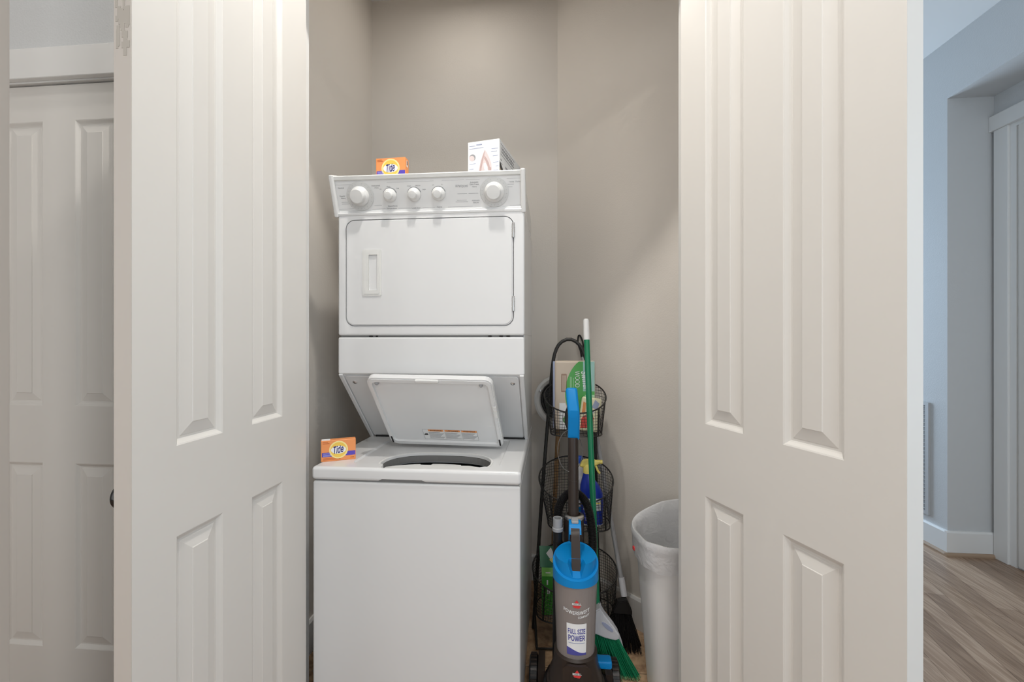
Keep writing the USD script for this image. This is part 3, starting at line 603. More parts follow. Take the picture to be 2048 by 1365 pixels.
pr_('side_dark', V([(.955, 0), (.95, .30), (.975, .38), (.99, .20), (.99, 0)]), 'print_black', .0002, None, g)

# ------------------------------------------------------------------ wire rack with three baskets
rk = thing('basket_rack', 'black three tier wire basket rack in the closet corner', 'rack')
legL = smooth_path([(-.078, 1.90, .006), (-.060, 1.935, .30), (-.040, 1.965, .60), (-.018, 1.985, .88), (.000, 2.00, 1.10), (.012, 2.005, 1.19), (.045, 2.01, 1.255), (.085, 2.01, 1.268), (.125, 2.01, 1.245), (.155, 2.01, 1.18), (.178, 2.005, 1.08), (.195, 2.00, .90), (.200, 1.99, .60), (.205, 1.965, .30), (.212, 1.94, .006)], 120)
n3 = 44
part('frame_tube', tube(legL, .0082, 10), 'black_metal', rk, smooth=45)
def foot_(x, y): return lathe([(0, 0), (.010, 0), (.010, .012), (.007, .016), (0, .016)], 14, frame((x, y, 0), (1, 0, 0), (0, 1, 0), (0, 0, 1)))
part('leg', tube([(-.075, 1.91, .10), (-.060, 1.78, .006)], .005, 8), 'black_metal', rk, smooth=40)
part('leg', tube([(.210, 1.945, .10), (.235, 1.80, .006)], .005, 8), 'black_metal', rk, smooth=40)
part('brace', tube([(-.063, 1.77, .009), (.237, 1.79, .009)], .004, 8), 'black_metal', rk, smooth=40)
def basket(cx, cy, a, b, zb, zf, cbx, ab, bb, z0):
    N = 48
    def rimp(t): return np.array([cx + a * math.cos(t), cy + b * math.sin(t), (zb + zf) / 2 + (zb - zf) / 2 * math.sin(t)])
    def botp(t):
        c, s = math.cos(t), math.sin(t)
        return np.array([cbx + ab * np.sign(c) * abs(c) ** .6, cy + .01 + bb * np.sign(s) * abs(s) ** .6, z0])
    T = np.linspace(0, 2 * np.pi, N, endpoint=False)
    rim_ = tube([rimp(t) for t in T], .0032, 6, True); bot = tube([botp(t) for t in T], .0028, 6, True)
    bk = part('basket', join(rim_, bot, tube([rimp(np.pi * 1.25), botp(np.pi * 1.25)], .0028, 6), tube([rimp(-np.pi * .25), botp(-np.pi * .25)], .0028, 6), tube([rimp(np.pi), botp(np.pi)], .0024, 6), tube([rimp(0), botp(0)], .0024, 6),
                            tube([rimp(np.pi * .5), botp(np.pi * .5)], .0024, 6)), 'black_metal', rk, smooth=45)
    wires = []
    per = 2 * np.pi * math.sqrt((a * a + b * b) / 2); nv = int(per / .0125)
    for k in range(nv):
        t = 2 * np.pi * k / nv; wires.append(tube([rimp(t), botp(t)], .0009, 3))
    zt = z0 + .0125
    while zt < zb - .004:
        pts, runs = [], []
        for t in np.linspace(0, 2 * np.pi, 61):
            r0, b0 = rimp(t), botp(t); q = (zt - b0[2]) / (r0[2] - b0[2])
            if q <= 1: pts.append(b0 + (r0 - b0) * q)
            else:
                if len(pts) > 1: runs.append(pts)
                pts = []
        if len(pts) > 1: runs.append(pts)
        for r_ in runs: wires.append(tube(r_, .0009, 3))
        zt += .0125
    for x in np.arange(cbx - ab + .012, cbx + ab, .0125):
        h = max(0, 1 - abs((x - cbx) / ab) ** (1 / .6)) ** .6 * bb; wires.append(tube([(x, cy + .01 - h, z0), (x, cy + .01 + h, z0)], .00075, 3))
    for y in np.arange(cy + .01 - bb + .012, cy + .01 + bb, .0125):
        h = max(0, 1 - abs((y - cy - .01) / bb) ** (1 / .6)) ** .6 * ab; wires.append(tube([(cbx - h, y, z0), (cbx + h, y, z0)], .00075, 3))
    part('wire_mesh', wires, 'black_metal', bk, kind='stuff')
basket(.100, 1.875, .130, .108, 1.085, .968, .104, .108, .085, .868)
basket(.103, 1.865, .156, .115, .742, .610, .115, .130, .092, .487)
basket(.096, 1.850, .176, .122, .356, .250, .098, .163, .104, .121)

# wooden-handled round thing behind the rack
rf = thing('round_head_tool', 'round black ridged head with silver rim on a tan pole behind the wire rack', 'round tool')
RFc = np.array([.040, 2.075, .978]); rz_ = np.array([-.18, -.98, 0]); rz_ /= np.linalg.norm(rz_); rx_ = np.array([-rz_[1], rz_[0], 0]); RFm = frame(RFc, rx_, (0, 0, 1), rz_) @ np.diag([1.15, 1.15, 1.0, 1.0])
part('rim', lathe([(.080, .0), (.084, .016), (.095, .025), (.105, .019), (.108, .004), (.102, -.02), (.090, -.045), (.080, -.045), (.080, 0)], 56, RFm), 'silver_grey', rf, 'silver rim', smooth=35)
part('ridged_head', lathe([(0, .014), (.012, .014), (.014, .009), (.024, .009), (.026, .014), (.034, .014), (.036, .009), (.046, .009), (.048, .013), (.056, .013), (.058, .007), (.066, .007), (.068, .011), (.074, .011), (.076, .003), (.082, .001), (.082, -.046), (0, -.05)], 56, RFm), 'black_plastic', rf, smooth=30)
part('bolt', lathe([(0, .032), (.005, .031), (.006, .024), (.006, .018), (0, .018)], 14, at2(RFm, -.078, .040, -.004)), 'steel', rf, 'small steel bolt', smooth=40)
part('pole', tube([(.035, 2.125, .90), (.016, 2.18, .45), (.004, 2.23, .001)], .011, 12), 'wood_pole', rf, 'tan wooden pole', smooth=40)

# cleaning cloth pack in the top basket
PY = 1.905
pk = thing('cloth_pack', 'tan and green plastic pack of floor wipes standing in the top wire basket', 'wipes pack', loc=(.012, PY, .872), rz=1.0)
pw, ph, pd = .178, .302, .032
part('pack', rbox(0, pw, 0, pd, 0, ph, .010), 'pack_tan', pk, smooth=40)
f = frame((0, 0, 0), (1, 0, 0), (0, 0, 1), (0, -1, 0))
PP = lambda g, q=.0003: ext(g, .0003, at2(f, 0, 0, q))
part('edge_film', rbox(-.006, .004, .004, pd, .008, ph - .003, .003), 'pack_blue_edge', pk, 'pale blue side film')
oval = affinity.rotate(affinity.scale(Point(.118, .188).buffer(1, quad_segs=16), .068, .122), -12).intersection(sbox(.004, .05, pw - .004, ph - .003))
part('green_oval', PP(oval), 'pack_green', pk, 'green oval')
part('teal_patch', PP(sbox(.124, .17, pw - .004, ph - .003).intersection(oval.buffer(.03)).difference(sbox(0, 0, .122, 1)), .0006), 'pack_teal', pk)
part('leaf_patch', PP(sbox(.132, .06, pw - .004, .155).intersection(oval), .0006), 'pack_light_green', pk)
part('brown_patch', PP(rrect(.030, .054, .165, .245, .003)), 'pack_brown', pk)
part('brown_lines', [PP(sbox(x, .172, x + .003, .238), .0007) for x in (.036, .042, .047)], 'pack_tan', pk, kind='stuff')
part('pale_patch', PP(sbox(.022, .005, pw - .01, .118).difference(oval.buffer(.004))), 'card_white', pk)
part('green_spot', PP(Point(.055, .045).buffer(.018)), 'pack_green', pk)
part('pack_word', text('WOOD', .0190, at2(f, .100, .222, .0010) @ rot2(-90), width=.070), 'print_white', pk)
part('pack_lines', [PP(sbox(x, .15, x + .0022, .232), .0008) for x in (.068, .073)] + [PP(sbox(.082, .165, .084, .228), .0008)], 'pack_light_green', pk, kind='stuff')
part('brand_script', text('Swiffer', .024, at2(f, .134, .216, .0010) @ rot2(-82), shear=.25, width=.080, bold=True), 'print_white', pk)
pk2 = thing('snack_bag', 'small red and cream printed bag in front of the wipes pack', 'printed bag', loc=(.112, 1.868, .880), rz=6.0)
part('bag', put(rbox(0, .085, 0, .022, 0, .145, .008), trimesh.transformations.rotation_matrix(math.radians(8), [0, 1, 0])), 'print_cream', pk2, smooth=40)
f2 = trimesh.transformations.rotation_matrix(math.radians(8), [0, 1, 0]) @ frame((0, 0, 0), (1, 0, 0), (0, 0, 1), (0, -1, 0))
QQ = lambda g, q=.0003: ext(g, .0003, at2(f2, 0, 0, q))
part('red_patch', QQ(Polygon([(.008, .01), (.055, .02), (.06, .062), (.028, .075), (.008, .055)])), 'print_red_pack', pk2, 'red patch')
part('orange_patch', QQ(Polygon([(.006, .075), (.02, .08), (.018, .12), (.006, .125)])), 'print_orange_pack', pk2)
part('blue_patch', QQ(Polygon([(.045, .105), (.07, .095), (.075, .125), (.055, .138)])), 'pack_blue_edge', pk2)
part('script', text('Scrub', .019, at2(f2, .036, .080, .0007) @ rot2(55), bold=True, width=.06, shear=.2), 'print_white', pk2) if False else part('swirl', QQ(Polygon([(.018, .062), (.026, .058), (.048, .098), (.040, .103)]).union(Polygon([(.034, .058), (.041, .055), (.060, .088), (.053, .093)]))), 'print_white', pk2)

# spray bottle and white bottle in the middle basket
sb = thing('spray_bottle', 'blue spray bottle with yellow trigger in the middle basket', 'spray bottle', loc=(.172, 1.850, .4905))
def lofted(sections, n=40):
    """sections: (z, half width x, half depth y, exponent, x offset)"""
    v, f = [], []
    for z, a, b, e, ox in sections:
        for k in range(n):
            t = 2 * np.pi * k / n; c, s = math.cos(t), math.sin(t); v.append((ox + a * np.sign(c) * abs(c) ** e, b * np.sign(s) * abs(s) ** e, z))
    m = len(sections)
    for i in range(m - 1):
        for j in range(n): f.append((i * n + j, i * n + (j + 1) % n, (i + 1) * n + (j + 1) % n, (i + 1) * n + j))
    v = np.array(v); t = [(q[0], q[1], q[2]) for q in f] + [(q[0], q[2], q[3]) for q in f]
    v = np.vstack([v, v[:n].mean(0), v[-n:].mean(0)])
    t += [(len(v) - 2, (j + 1) % n, j) for j in range(n)] + [(len(v) - 1, (m - 1) * n + j, (m - 1) * n + (j + 1) % n) for j in range(n)]
    return trimesh.Trimesh(v, np.array(t), process=False)
part('bottle', lofted([(0, .040, .026, .7, -.003), (.004, .044, .029, .7, -.003), (.10, .048, .031, .75, -.004), (.135, .047, .031, .8, -.006), (.165, .039, .028, .9, -.012), (.19, .026, .022, 1, -.019), (.21, .0185, .018, 1, -.021), (.222, .0175, .0175, 1, -.021)]), 'bottle_blue', sb, smooth=45)
part('base_line', lofted([(0, .0405, .0265, .7, -.003), (.0045, .0448, .0298, .7, -.003), (.0085, .0450, .0300, .7, -.003), (.009, .044, .0290, .7, -.003)]), 'bottle_white', sb, 'white print along the base', smooth=45)
trg = part('trigger_head', [tm(m3.Manifold.batch_hull([m3.Manifold.sphere(.010, 16).translate(p) for p in ((-.035, 0, .262), (.0, 0, .268), (-.044, 0, .247), (-.010, 0, .247))])), tm(m3.Manifold.batch_hull([m3.Manifold.sphere(.009, 16).translate(p) for p in ((0, 0, .262), (.026, 0, .262), (.002, 0, .250))])),
                        lathe([(0, .215), (.0185, .215), (.0185, .240), (.012, .252), (0, .252)], 24, frame((-.021, 0, 0), (1, 0, 0), (0, 1, 0), (0, 0, 1)))], 'trigger_yellow', sb, 'yellow trigger head', smooth=40)
part('nozzle', lathe([(0, 0), (.008, 0), (.0085, .010), (0, .012)], 16, frame((.030, 0, .262), (0, 1, 0), (0, 0, 1), (1, 0, 0))), 'trigger_yellow', trg, smooth=40)
part('trigger', tube(smooth_path([(.008, 0, .250), (.017, 0, .236), (.023, 0, .222), (.030, 0, .214)], 14), .0045, 8), 'trigger_yellow', trg, smooth=40)
def slab_on(sections_scale, z0, z1, x0, x1):
    v = []; f = []; n = 10
    for z in (z0, z1):
        for k in range(n + 1):
            x = x0 + (x1 - x0) * k / n; q = abs((x + .004) / .048); y = -.0312 * max(0, 1 - q ** (2 / .75)) ** (.75 / 2) - .0006; v.append((x, y, z))
    for k in range(n): f.append((k, k + 1, n + 2 + k, n + 1 + k))
    return tm((np.array(v), np.array(f)))
lb = part('label', slab_on(1, .068, .118, -.040, .031), 'bottle_white', sb, 'white label')
part('label_stripe', put(slab_on(1, .096, .101, -.040, .031), frame((0, -.0005, 0), (1, 0, 0), (0, 1, 0), (0, 0, 1))), 'trigger_yellow', lb)
part('label_bars', [put(slab_on(1, z, z + .0035, -.036, x1), frame((0, -.0005, 0), (1, 0, 0), (0, 1, 0), (0, 0, 1))) for z, x1 in ((.108, .025), (.089, .02), (.081, .028), (.073, .012))], 'grey_plastic', lb, kind='stuff')
part('lower_print', [slab_on(1, z, z + .006, -.035 + o, .010 + o2) for z, o, o2 in ((.054, 0, .0), (.044, .004, 0), (.034, 0, -.01), (.024, 0, -.01))], 'pale_blue_print', sb, kind='stuff')
wb = thing('white_bottle', 'white plastic bottle with blue cap behind the spray bottle', 'bottle', loc=(.122, 1.912, .4905))
part('bottle', lofted([(0, .024, .02, .8, 0), (.005, .028, .023, .8, 0), (.15, .028, .023, .8, 0), (.20, .022, .02, .9, .001), (.235, .012, .012, 1, 0), (.242, .012, .012, 1, 0)]), 'bottle_white', wb, smooth=45)
part('cap', lathe([(0, .24), (.0145, .24), (.0145, .262), (.012, .268), (0, .269)], 24), 'cap_blue', wb, 'blue cap', smooth=35)
part('blue_band', lofted([(.035, .0284, .0234, .8, 0), (.055, .0284, .0234, .8, 0)]), 'vac_blue', wb)

# green carton in the bottom basket
gb = thing('green_carton', 'green carton with an open flap in the bottom basket', 'carton', loc=(-.040, 1.806, .1245), rz=2.0)
part('carton', cbox(0, .105, 0, .062, 0, .160, .001), 'box_green', gb)
fl_ = frame((0, 0, .160), (1, 0, 0), (0, .80, .60), (0, -.60, .80))
part('lime_flap', put(cbox(0, .105, 0, .036, -.0015, .0015, .0005), fl_), 'box_green_lime', gb)
fl2 = frame((0, .80 * .036, .160 + .60 * .036), (1, 0, 0), (-.05, .62, .78), (0, -.78, .62))
fp = part('lid_flap', put(cbox(-.006, .100, 0, .085, -.0015, .0015, .0005), fl2), 'box_green_dark', gb)
part('flap_picture', ext(Polygon([(.022, .055), (.044, .08), (.056, .05), (.040, .030)]), .0004, at2(fl2, 0, 0, .0017)), 'print_white', fp)
part('flap_star', ext(Polygon([(.034, .030), (.048, .040), (.055, .028), (.046, .018)]), .0004, at2(fl2, 0, 0, .0022)), 'trigger_yellow', fp)
f = frame((0, 0, 0), (1, 0, 0), (0, 0, 1), (0, -1, 0))
part('lime_patches', [ext(Polygon([(.004 + k % 2 * .012, .006 + k * .010), (.016 + k % 2 * .012, .013 + k * .010), (.018 + k % 2 * .012, .018 + k * .010), (.004 + k % 2 * .012, .012 + k * .010)]), .0004, at2(f, 0, 0, .0002)) for k in range(9)], 'box_green_lime', gb, kind='stuff')
part('white_print', [ext(sbox(.020, .125, .026, .145), .0004, at2(f, 0, 0, .0002)), ext(sbox(.022, .088, .034, .105), .0004, at2(f, 0, 0, .0002)), ext(sbox(.016, .012, .036, .016), .0004, at2(fl_, 0, 0, .0017))], 'print_white', gb, kind='stuff')

# ------------------------------------------------------------------ brooms and dustpan
gbm = thing('green_broom', 'green handled broom with white cap and green angled bristles', 'broom')
pb_, pt_ = np.array([.1735, 1.675, .215]), np.array([.1404, 1.800, 1.351])
pdir = (pt_ - pb_) / np.linalg.norm(pt_ - pb_)
part('handle', tube([pb_, pb_ + pdir * .5, pt_ - pdir * .085], .0118, 16), 'green_pole', gbm, smooth=40)
part('grip', tube([pt_ - pdir * .087, pt_ - pdir * .08, pt_ - pdir * .01, pt_ - pdir * .002, pt_], [.0124, .0128, .0122, .010, .005], 16), 'plastic_white', gbm, 'white grip end', smooth=40)
hd = Polygon([(.140, .275), (.170, .295), (.186, .272), (.218, .232), (.236, .205), (.236, .190), (.225, .184), (.190, .190), (.140, .208)])
HF = frame((0, 1.654, 0), (1, 0, 0), (0, 0, 1), (0, -1, 0))
def bevelled(poly, t, r, F):
    c = cs(poly); ci = cs(poly.buffer(-r))
    return put(m3.Manifold.extrude(ci, t).translate((0, 0, -t / 2)) + m3.Manifold.extrude(c, t - 2 * r).translate((0, 0, -t / 2 + r)), F)
K_ = 1.05
hd = Polygon([(x * K_, 1.282 - (1.26 - z) * K_) for x, z in hd.exterior.coords])
part('head_cap', bevelled(hd, .042, .004, HF), 'bottle_white', gbm, 'white plastic head', smooth=30)
part('cap_slot', ext(affinity.rotate(affinity.scale(Point(.206, .203).buffer(1, quad_segs=8), .026, .007), -38), .002, at2(HF, 0, 0, .0205)), 'pack_blue_edge', gbm)
br, tips = [], []
for k in range(230):
    u = rng.random(); top = np.array([.150 + .094 * u, 1.644 + .020 * rng.random(), .168 - .012 * u])
    ln_ = .172 + .006 * (1 - u) + rng.normal(0, .004); dr = np.array([.16 + .38 * u + rng.normal(0, .02), -.0 + rng.normal(0, .04), -1.0]); dr /= np.linalg.norm(dr)
    end = top + dr * ln_ * 1.02; end[2] = max(end[2], .004)
    mid = top + (end - top) * .5 + rng.normal(0, .001, 3); b9 = top + (end - top) * .93
    br.append(tube([top, mid, b9], .0016, 4)); tips.append(tube([b9, end], [.0016, .0010], 4))
part('bristles', br, 'green_bristle', gbm, 'green bristles', kind='stuff'); part('bristle_tips', tips, 'green_tip', gbm, 'pale frayed bristle tips', kind='stuff')
dpn = thing('dustpan', 'grey dustpan with white edge standing behind the green broom', 'dustpan')
dp = Polygon([(.150, .36), (.168, .37), (.171, .33), (.176, .29), (.190, .262), (.215, .232), (.238, .196), (.254, .155), (.263, .10), (.268, .01), (.10, .01), (.115, .2)])
dp = Polygon([(x * 1.046, max(.008, 1.26 - (1.26 - z) * 1.046)) for x, z in dp.exterior.coords])
DF = frame((0, 1.700, 0), (1, 0, 0), (0, .06, 1), (0, -1, .06))
part('pan', bevelled(dp, .016, .002, DF), 'dustpan_grey', dpn, smooth=30)
part('white_edge', tube([(x * 1.046, 1.690 + z * .06, max(.008, 1.26 - (1.26 - z) * 1.046)) for x, z in smooth_path(np.c_[[.168, .171, .176, .190, .215, .238, .254, .263, .268], [.37, .33, .29, .262, .232, .196, .155, .10, .010], np.zeros(9)], 40)[:, :2]], .0045, 8), 'bottle_white', dpn, 'white raised edge', smooth=40)
bbm = thing('black_broom', 'black bristled broom with pale shaft behind the rack', 'broom')
q0, q1 = np.array([.300, 1.832, .205]), np.array([.150, 2.15, 1.20])
qd = (q1 - q0) / np.linalg.norm(q1 - q0)
part('shaft', tube([q0, q1], .010, 14), 'grey_plastic', bbm, 'pale grey shaft', smooth=40)
part('hanger', [tube(smooth_path([q1 + qd * x + np.array([s_, 0, 0]) for x, s_ in ((-.01, .004), (.03, .010), (.075, .009), (.095, 0), (.075, -.009), (.03, -.010), (-.01, -.004))], 30), .0042, 8), tube([q1 - qd * .02, q1 + qd * .035], .0105, 12)], 'black_plastic', bbm, 'black loop end', smooth=40)
hb = Polygon([(.268, .200), (.305, .208), (.325, .165), (.325, .150), (.250, .152), (.250, .166)])
part('head', bevelled(hb, .032, .003, frame((0, 1.812, 0), (1, 0, 0), (0, 0, 1), (0, -1, 0))), 'bristle_black', bbm, smooth=30)
part('ferrule', tube([q0 + qd * .0, q0 + qd * .07], .0135, 14), 'bottle_white', bbm, 'pale ferrule', smooth=40)
br = []
for k in range(220):
    u = rng.random(); top = np.array([.248 + .074 * u, 1.80 + .024 * rng.random(), .152]); dr = np.array([-.22 + .50 * u + rng.normal(0, .05), -.08 + rng.normal(0, .08), -1.0]); dr /= np.linalg.norm(dr)
    end = top + dr * (.145 + rng.normal(0, .008)); end[2] = max(end[2], .003)
    br.append(tube([top, top + (end - top) * .5 + rng.normal(0, .002, 3), end], .0014, 4))
part('bristles', br, 'bristle_black', bbm, 'black frayed bristles', kind='stuff')

# ------------------------------------------------------------------ upright vacuum cleaner
vc = thing('vacuum_cleaner', 'upright vacuum cleaner with blue handle and clear dust cup', 'vacuum cleaner')
VX, VY = .080, 1.470
vf = frame((VX, VY, 0), (1, 0, 0), (0, 1, 0), (0, 0, 1))
foot = m3.Manifold.batch_hull([m3.Manifold.sphere(.02, 16).translate(p) for p in ((VX - .112, 1.24, .035), (VX + .112, 1.24, .035), (VX - .118, 1.32, .04), (VX + .118, 1.32, .04), (VX - .095, 1.56, .04), (VX + .095, 1.56, .04), (VX - .06, 1.33, .085), (VX + .06, 1.33, .085), (VX - .075, 1.54, .10), (VX + .075, 1.54, .10))])
part('foot', foot, 'black_plastic', vc, smooth=40)
part('collar', lathe([(0, .09), (.100, .09), (.103, .105), (.096, .130), (.090, .135), (.086, .160), (.076, .185), (.072, .215), (.0715, .232), (.064, .238), (0, .238)], 56, vf), 'vac_brown', vc, smooth=30)
part('collar_ring', lathe([(.104, .100), (.109, .108), (.107, .120), (.099, .128), (.096, .126), (.102, .112), (.104, .100)], 56, vf), 'black_plastic', vc, smooth=40)
# protruding front latch plate with the emblem
def cyl_patch(x0, x1, z0, z1, R, t=.0006, rad=.002): return bend(fine(rrect(x0, x1, z0, z1, rad), t), R, (VX, VY, 0))
lt = part('latch_plate', bend(fine(rrect(-.042, .042, .128, .236, .022), .010), .083, (VX, VY, 0)), 'vac_brown', vc, smooth=30)
def emblem(R, zc, s, par):
    part('emblem', [bend(fine(Polygon([(-.006 * s, .0035 * s), (.006 * s, .0035 * s), (0, .012 * s)]), .0005), R, (VX, VY, zc)), bend(fine(Polygon([(-.012 * s, -.004 * s), (.012 * s, -.004 * s), (.007 * s, -.011 * s), (-.008 * s, -.009 * s)]), .0005), R, (VX, VY, zc))], 'logo_red', par, 'red pointed emblem')
    part('maker_name', bend(text('BISSELL', .0055 * s, np.eye(4), bold=True, width=.026 * s), R, (VX, VY, zc)), 'print_white', par)
emblem(.0935, .214, 1.1, lt)
def cupR(z): return .0635 + (.0715 - .0635) * (z - .235) / .215
cupm = lathe([(.0615, .234), (.0635, .236), (.0718, .476), (.0698, .476), (.0615, .238), (0, .237), (0, .234), (.0615, .234)], 56, vf)
cp_ = part('dust_cup', cupm, 'cup_clear', vc, 'smoky clear dust cup', smooth=30)
part('filter', lathe([(0, .262), (.030, .262), (.036, .30), (.040, .40), (.044, .44), (0, .44)], 40, vf), 'filter_grey', cp_, smooth=40)
part('debris', lathe([(0, .2385), (.056, .2385), (.050, .262), (.036, .272), (0, .268)], 28, vf), 'pack_tan', cp_, smooth=40)
def wrap(poly_or_text, zc, raise_=.0006):
    m = bend(poly_or_text, .0705, (VX, VY, zc)); v = m.vertices
    d = v[:, :2] - [VX, VY]; r = np.linalg.norm(d, axis=1); v[:, :2] = [VX, VY] + d / r[:, None] * (cupR(v[:, 2]) + raise_ + (r - .0705))[:, None]; m.vertices = v; return m
stk = part('sticker', wrap(fine(rrect(-.034, .034, -.050, .052, .001), .0003, .003), .303), 'print_white', cp_, 'white sticker with blue lettering')
part('sticker_words', [wrap(text('FULL SIZE', .0150, np.eye(4), bold=True, width=.058, depth=.0003), .331, .0016), wrap(text('POWER', .0170, np.eye(4), bold=True, width=.056, depth=.0003), .309, .0016)], 'vac_blue_print', stk)
wave_ = Polygon([(-.034, -.050)] + [(.034, -.050)] + [(x, -.034 + .009 * math.sin(-x * 46 - .3)) for x in np.linspace(.034, -.034, 14)])
part('sticker_wave', wrap(fine(wave_, .0003, .003), .303, .0010), 'vac_blue_print', stk)
part('sticker_line', wrap(fine(sbox(-.028, -.001, .028, .0012), .0003), .292, .0010), 'pack_blue_edge', stk)
def arc_text(s, h, w, zc, sag, x0=0.0):
    m = text(s, h, np.eye(4), bold=True, width=w, depth=.0003); m.vertices[:, 0] += x0; m.vertices[:, 1] += sag * (m.vertices[:, 0] / .045) ** 2; return wrap(m, zc, .0008)
part('model_words', [arc_text('POWERSWIFT', .0105, .088, .391, .008), arc_text('COMPACT', .0065, .040, .3765, .008, .024)], 'print_white', cp_)
eR = .0715
part('emblem', [wrap(fine(Polygon([(-.007, .004), (.007, .004), (0, .0135)]), .0003), .420, .0008), wrap(fine(Polygon([(-.0135, -.0045), (.0135, -.0045), (.008, -.0135), (-.009, -.0115)]), .0003), .420, .0008)], 'logo_red', cp_, 'red pointed emblem')
part('maker_name', wrap(text('BISSELL', .0062, np.eye(4), bold=True, width=.029, depth=.0003), .420, .0010), 'print_white', cp_)
# blue lid: a band with a sloping scooped top
cyl = lambda r, z0, z1: m3.Manifold.cylinder(z1 - z0, r, r, 64).translate((VX, VY, z0))
def above(z_front, z_back, R=.2):
    s = (z_back - z_front) / (2 * .0755); pts = []
    for x in (-R, R):
        for y in (-R, R):
            z = (z_front + z_back) / 2 + s * y; pts += [(VX + x, VY + y, z), (VX + x, VY + y, z + .5)]
    return m3.Manifold.hull_points(np.array(pts))
lidv = cyl(.0755, .472, .60) - above(.494, .556)
lidv -= (cyl(.0665, .44, .62) - cyl(.0665, .44, .476)) ^ above(.482, .545)
lv = part('cup_lid', lidv, 'vac_blue', vc, 'blue slanted lid', smooth=35)
dome = cyl(.0672, .470, .60) - above(.543, .552)
scoop = m3.Manifold.hull_points(np.array([(VX + x, VY + y, z) for q in (-1, 1) for x, y, z in ((q * .041, -.085, .57), (q * .013, -.085, .492), (q * .034, -.030, .57), (q * .012, -.030, .520))]))
part('lid_dome', dome - scoop, 'vac_blue', lv, smooth=35)
def strap(path, w, t):
    p = smooth_path([(0, a, b) for a, b in path], 36); tg = np.gradient(p, axis=0); tg /= np.linalg.norm(tg, axis=1, keepdims=True); nn = np.cross(tg, [1.0, 0, 0])
    v, f = [], []
    for i in range(len(p)):
        for sx, sn in ((-1, -1), (1, -1), (1, 1), (-1, 1)): v.append(p[i] + np.array([VX + sx * w / 2, 0, 0]) + nn[i] * sn * t / 2)
    for i in range(len(p) - 1):
        for j in range(4): f.append((i * 4 + j, i * 4 + (j + 1) % 4, i * 4 + 4 + (j + 1) % 4, i * 4 + 4 + j))
    f += [(3, 2, 1, 0), tuple((len(p) - 1) * 4 + j for j in range(4))]
    m = tm((np.array(v), np.array(f))); m.fix_normals(); return m
part('carry_handle', strap([(1.546, .545), (1.540, .600), (1.522, .628), (1.496, .625), (1.468, .590), (1.442, .535), (1.422, .492)], .029, .012), 'vac_brown', vc, 'dark glossy carry handle', smooth=40)
part('handle_side', strap([(1.552, .540), (1.548, .600), (1.526, .634), (1.500, .632), (1.486, .618), (1.480, .606)], .040, .009), 'vac_blue', vc, 'blue handle root', smooth=40)
part('release_button', put(rbox(-.012, .012, -.016, .016, -.004, .006, .003), frame((VX, 1.512, .640), (1, 0, 0), (0, .99, .12), (0, -.12, .99))), 'grey_plastic', vc, 'grey release button', smooth=40)
# spine, wand and blue grip
part('spine', lathe([(0, .10), (.040, .10), (.040, .40), (.036, .60), (.0355, .628), (.030, .634), (0, .634)], 40, frame((VX, 1.580, 0), (1, 0, 0), (0, 1, 0), (0, 0, 1))), 'vac_brown', vc, smooth=35)
part('spine_ring', lathe([(.0350, .622), (.0368, .626), (.036, .634), (.030, .638), (.024, .638), (.034, .630), (.0350, .622)], 40, frame((VX, 1.580, 0), (1, 0, 0), (0, 1, 0), (0, 0, 1))), 'steel', vc, 'bright ring', smooth=35)
wa, wb_ = np.array([VX - .001, 1.580, .63]), np.array([VX - .001, 1.612, .905])
part('wand', [tube([wa, wb_], .0190, 20), tube([wa + (wb_ - wa) * .44, wa + (wb_ - wa) * .45], .0196, 20)], 'vac_brown', vc, 'dark wand', smooth=40)
def bar(pts, hw, hd_, n=24):
    ms = []
    for (a, b) in zip(pts[:-1], pts[1:]):
        ms.append(m3.Manifold.batch_hull([m3.Manifold.sphere(hd_, 16).translate((p[0] + s_ * (hw - hd_), p[1], p[2])) for p in (a, b) for s_ in (-1, 1)]))
    m = ms[0]
    for q in ms[1:]: m += q
    return m
part('grip', bar([(VX + .001, 1.612, .905), (VX + .001, 1.592, .985), (VX - .0005, 1.588, 1.008), (VX - .004, 1.600, 1.045), (VX - .0065, 1.612, 1.078)], .0215, .0105), 'vac_blue', vc, 'blue angled grip', smooth=40)
part('grip_back', bar([(VX - .004, 1.640, .92), (VX - .014, 1.642, .955), (VX - .014, 1.640, .99), (VX - .004, 1.632, 1.02)], .0165, .011), 'black_plastic', vc, 'black back of the grip', smooth=40)
# stretch hose with ribs and its grey cuff
hpth = smooth_path([(.022, 1.585, .57), (.024, 1.602, .632), (.045, 1.630, .675), (.082, 1.645, .692), (.118, 1.640, .672), (.140, 1.628, .620), (.149, 1.612, .55), (.146, 1.600, .47), (.128, 1.602, .38), (.100, 1.606, .30)], 560)
rr = .0150 + .0013 * np.sin(np.arange(560) * 1.5708)
part('hose', tube(hpth, rr, 14), 'black_plastic', vc, 'black ribbed hose', smooth=60)
part('hose_cuff', lathe([(.0125, .632), (.0170, .632), (.0172, .600), (.0195, .598), (.0195, .588), (.0172, .586), (.0125, .586), (.0125, .632)], 28, frame((.022, 1.552, 0), (1, 0, 0), (0, 1, 0), (0, 0, 1))), 'grey_plastic', vc, 'grey open hose cuff', smooth=35)
part('hose_tube', [tube([(.022, 1.552, .588), (.020, 1.556, .11)], .0168, 18), tube([(.022, 1.552, .550), (.022, 1.552, .545)], .0178, 18)], 'black_plastic', vc, smooth=40)
loop = [(VX - .012 + .045 * math.cos(t), 1.594 - .026 * math.sin(-t) + .0, .856 + .070 * math.sin(t)) for t in np.linspace(0, 2 * np.pi, 60, endpoint=False)]
loop = [(x, 1.612 + (z - .856) * .34, z) for x, y, z in loop]
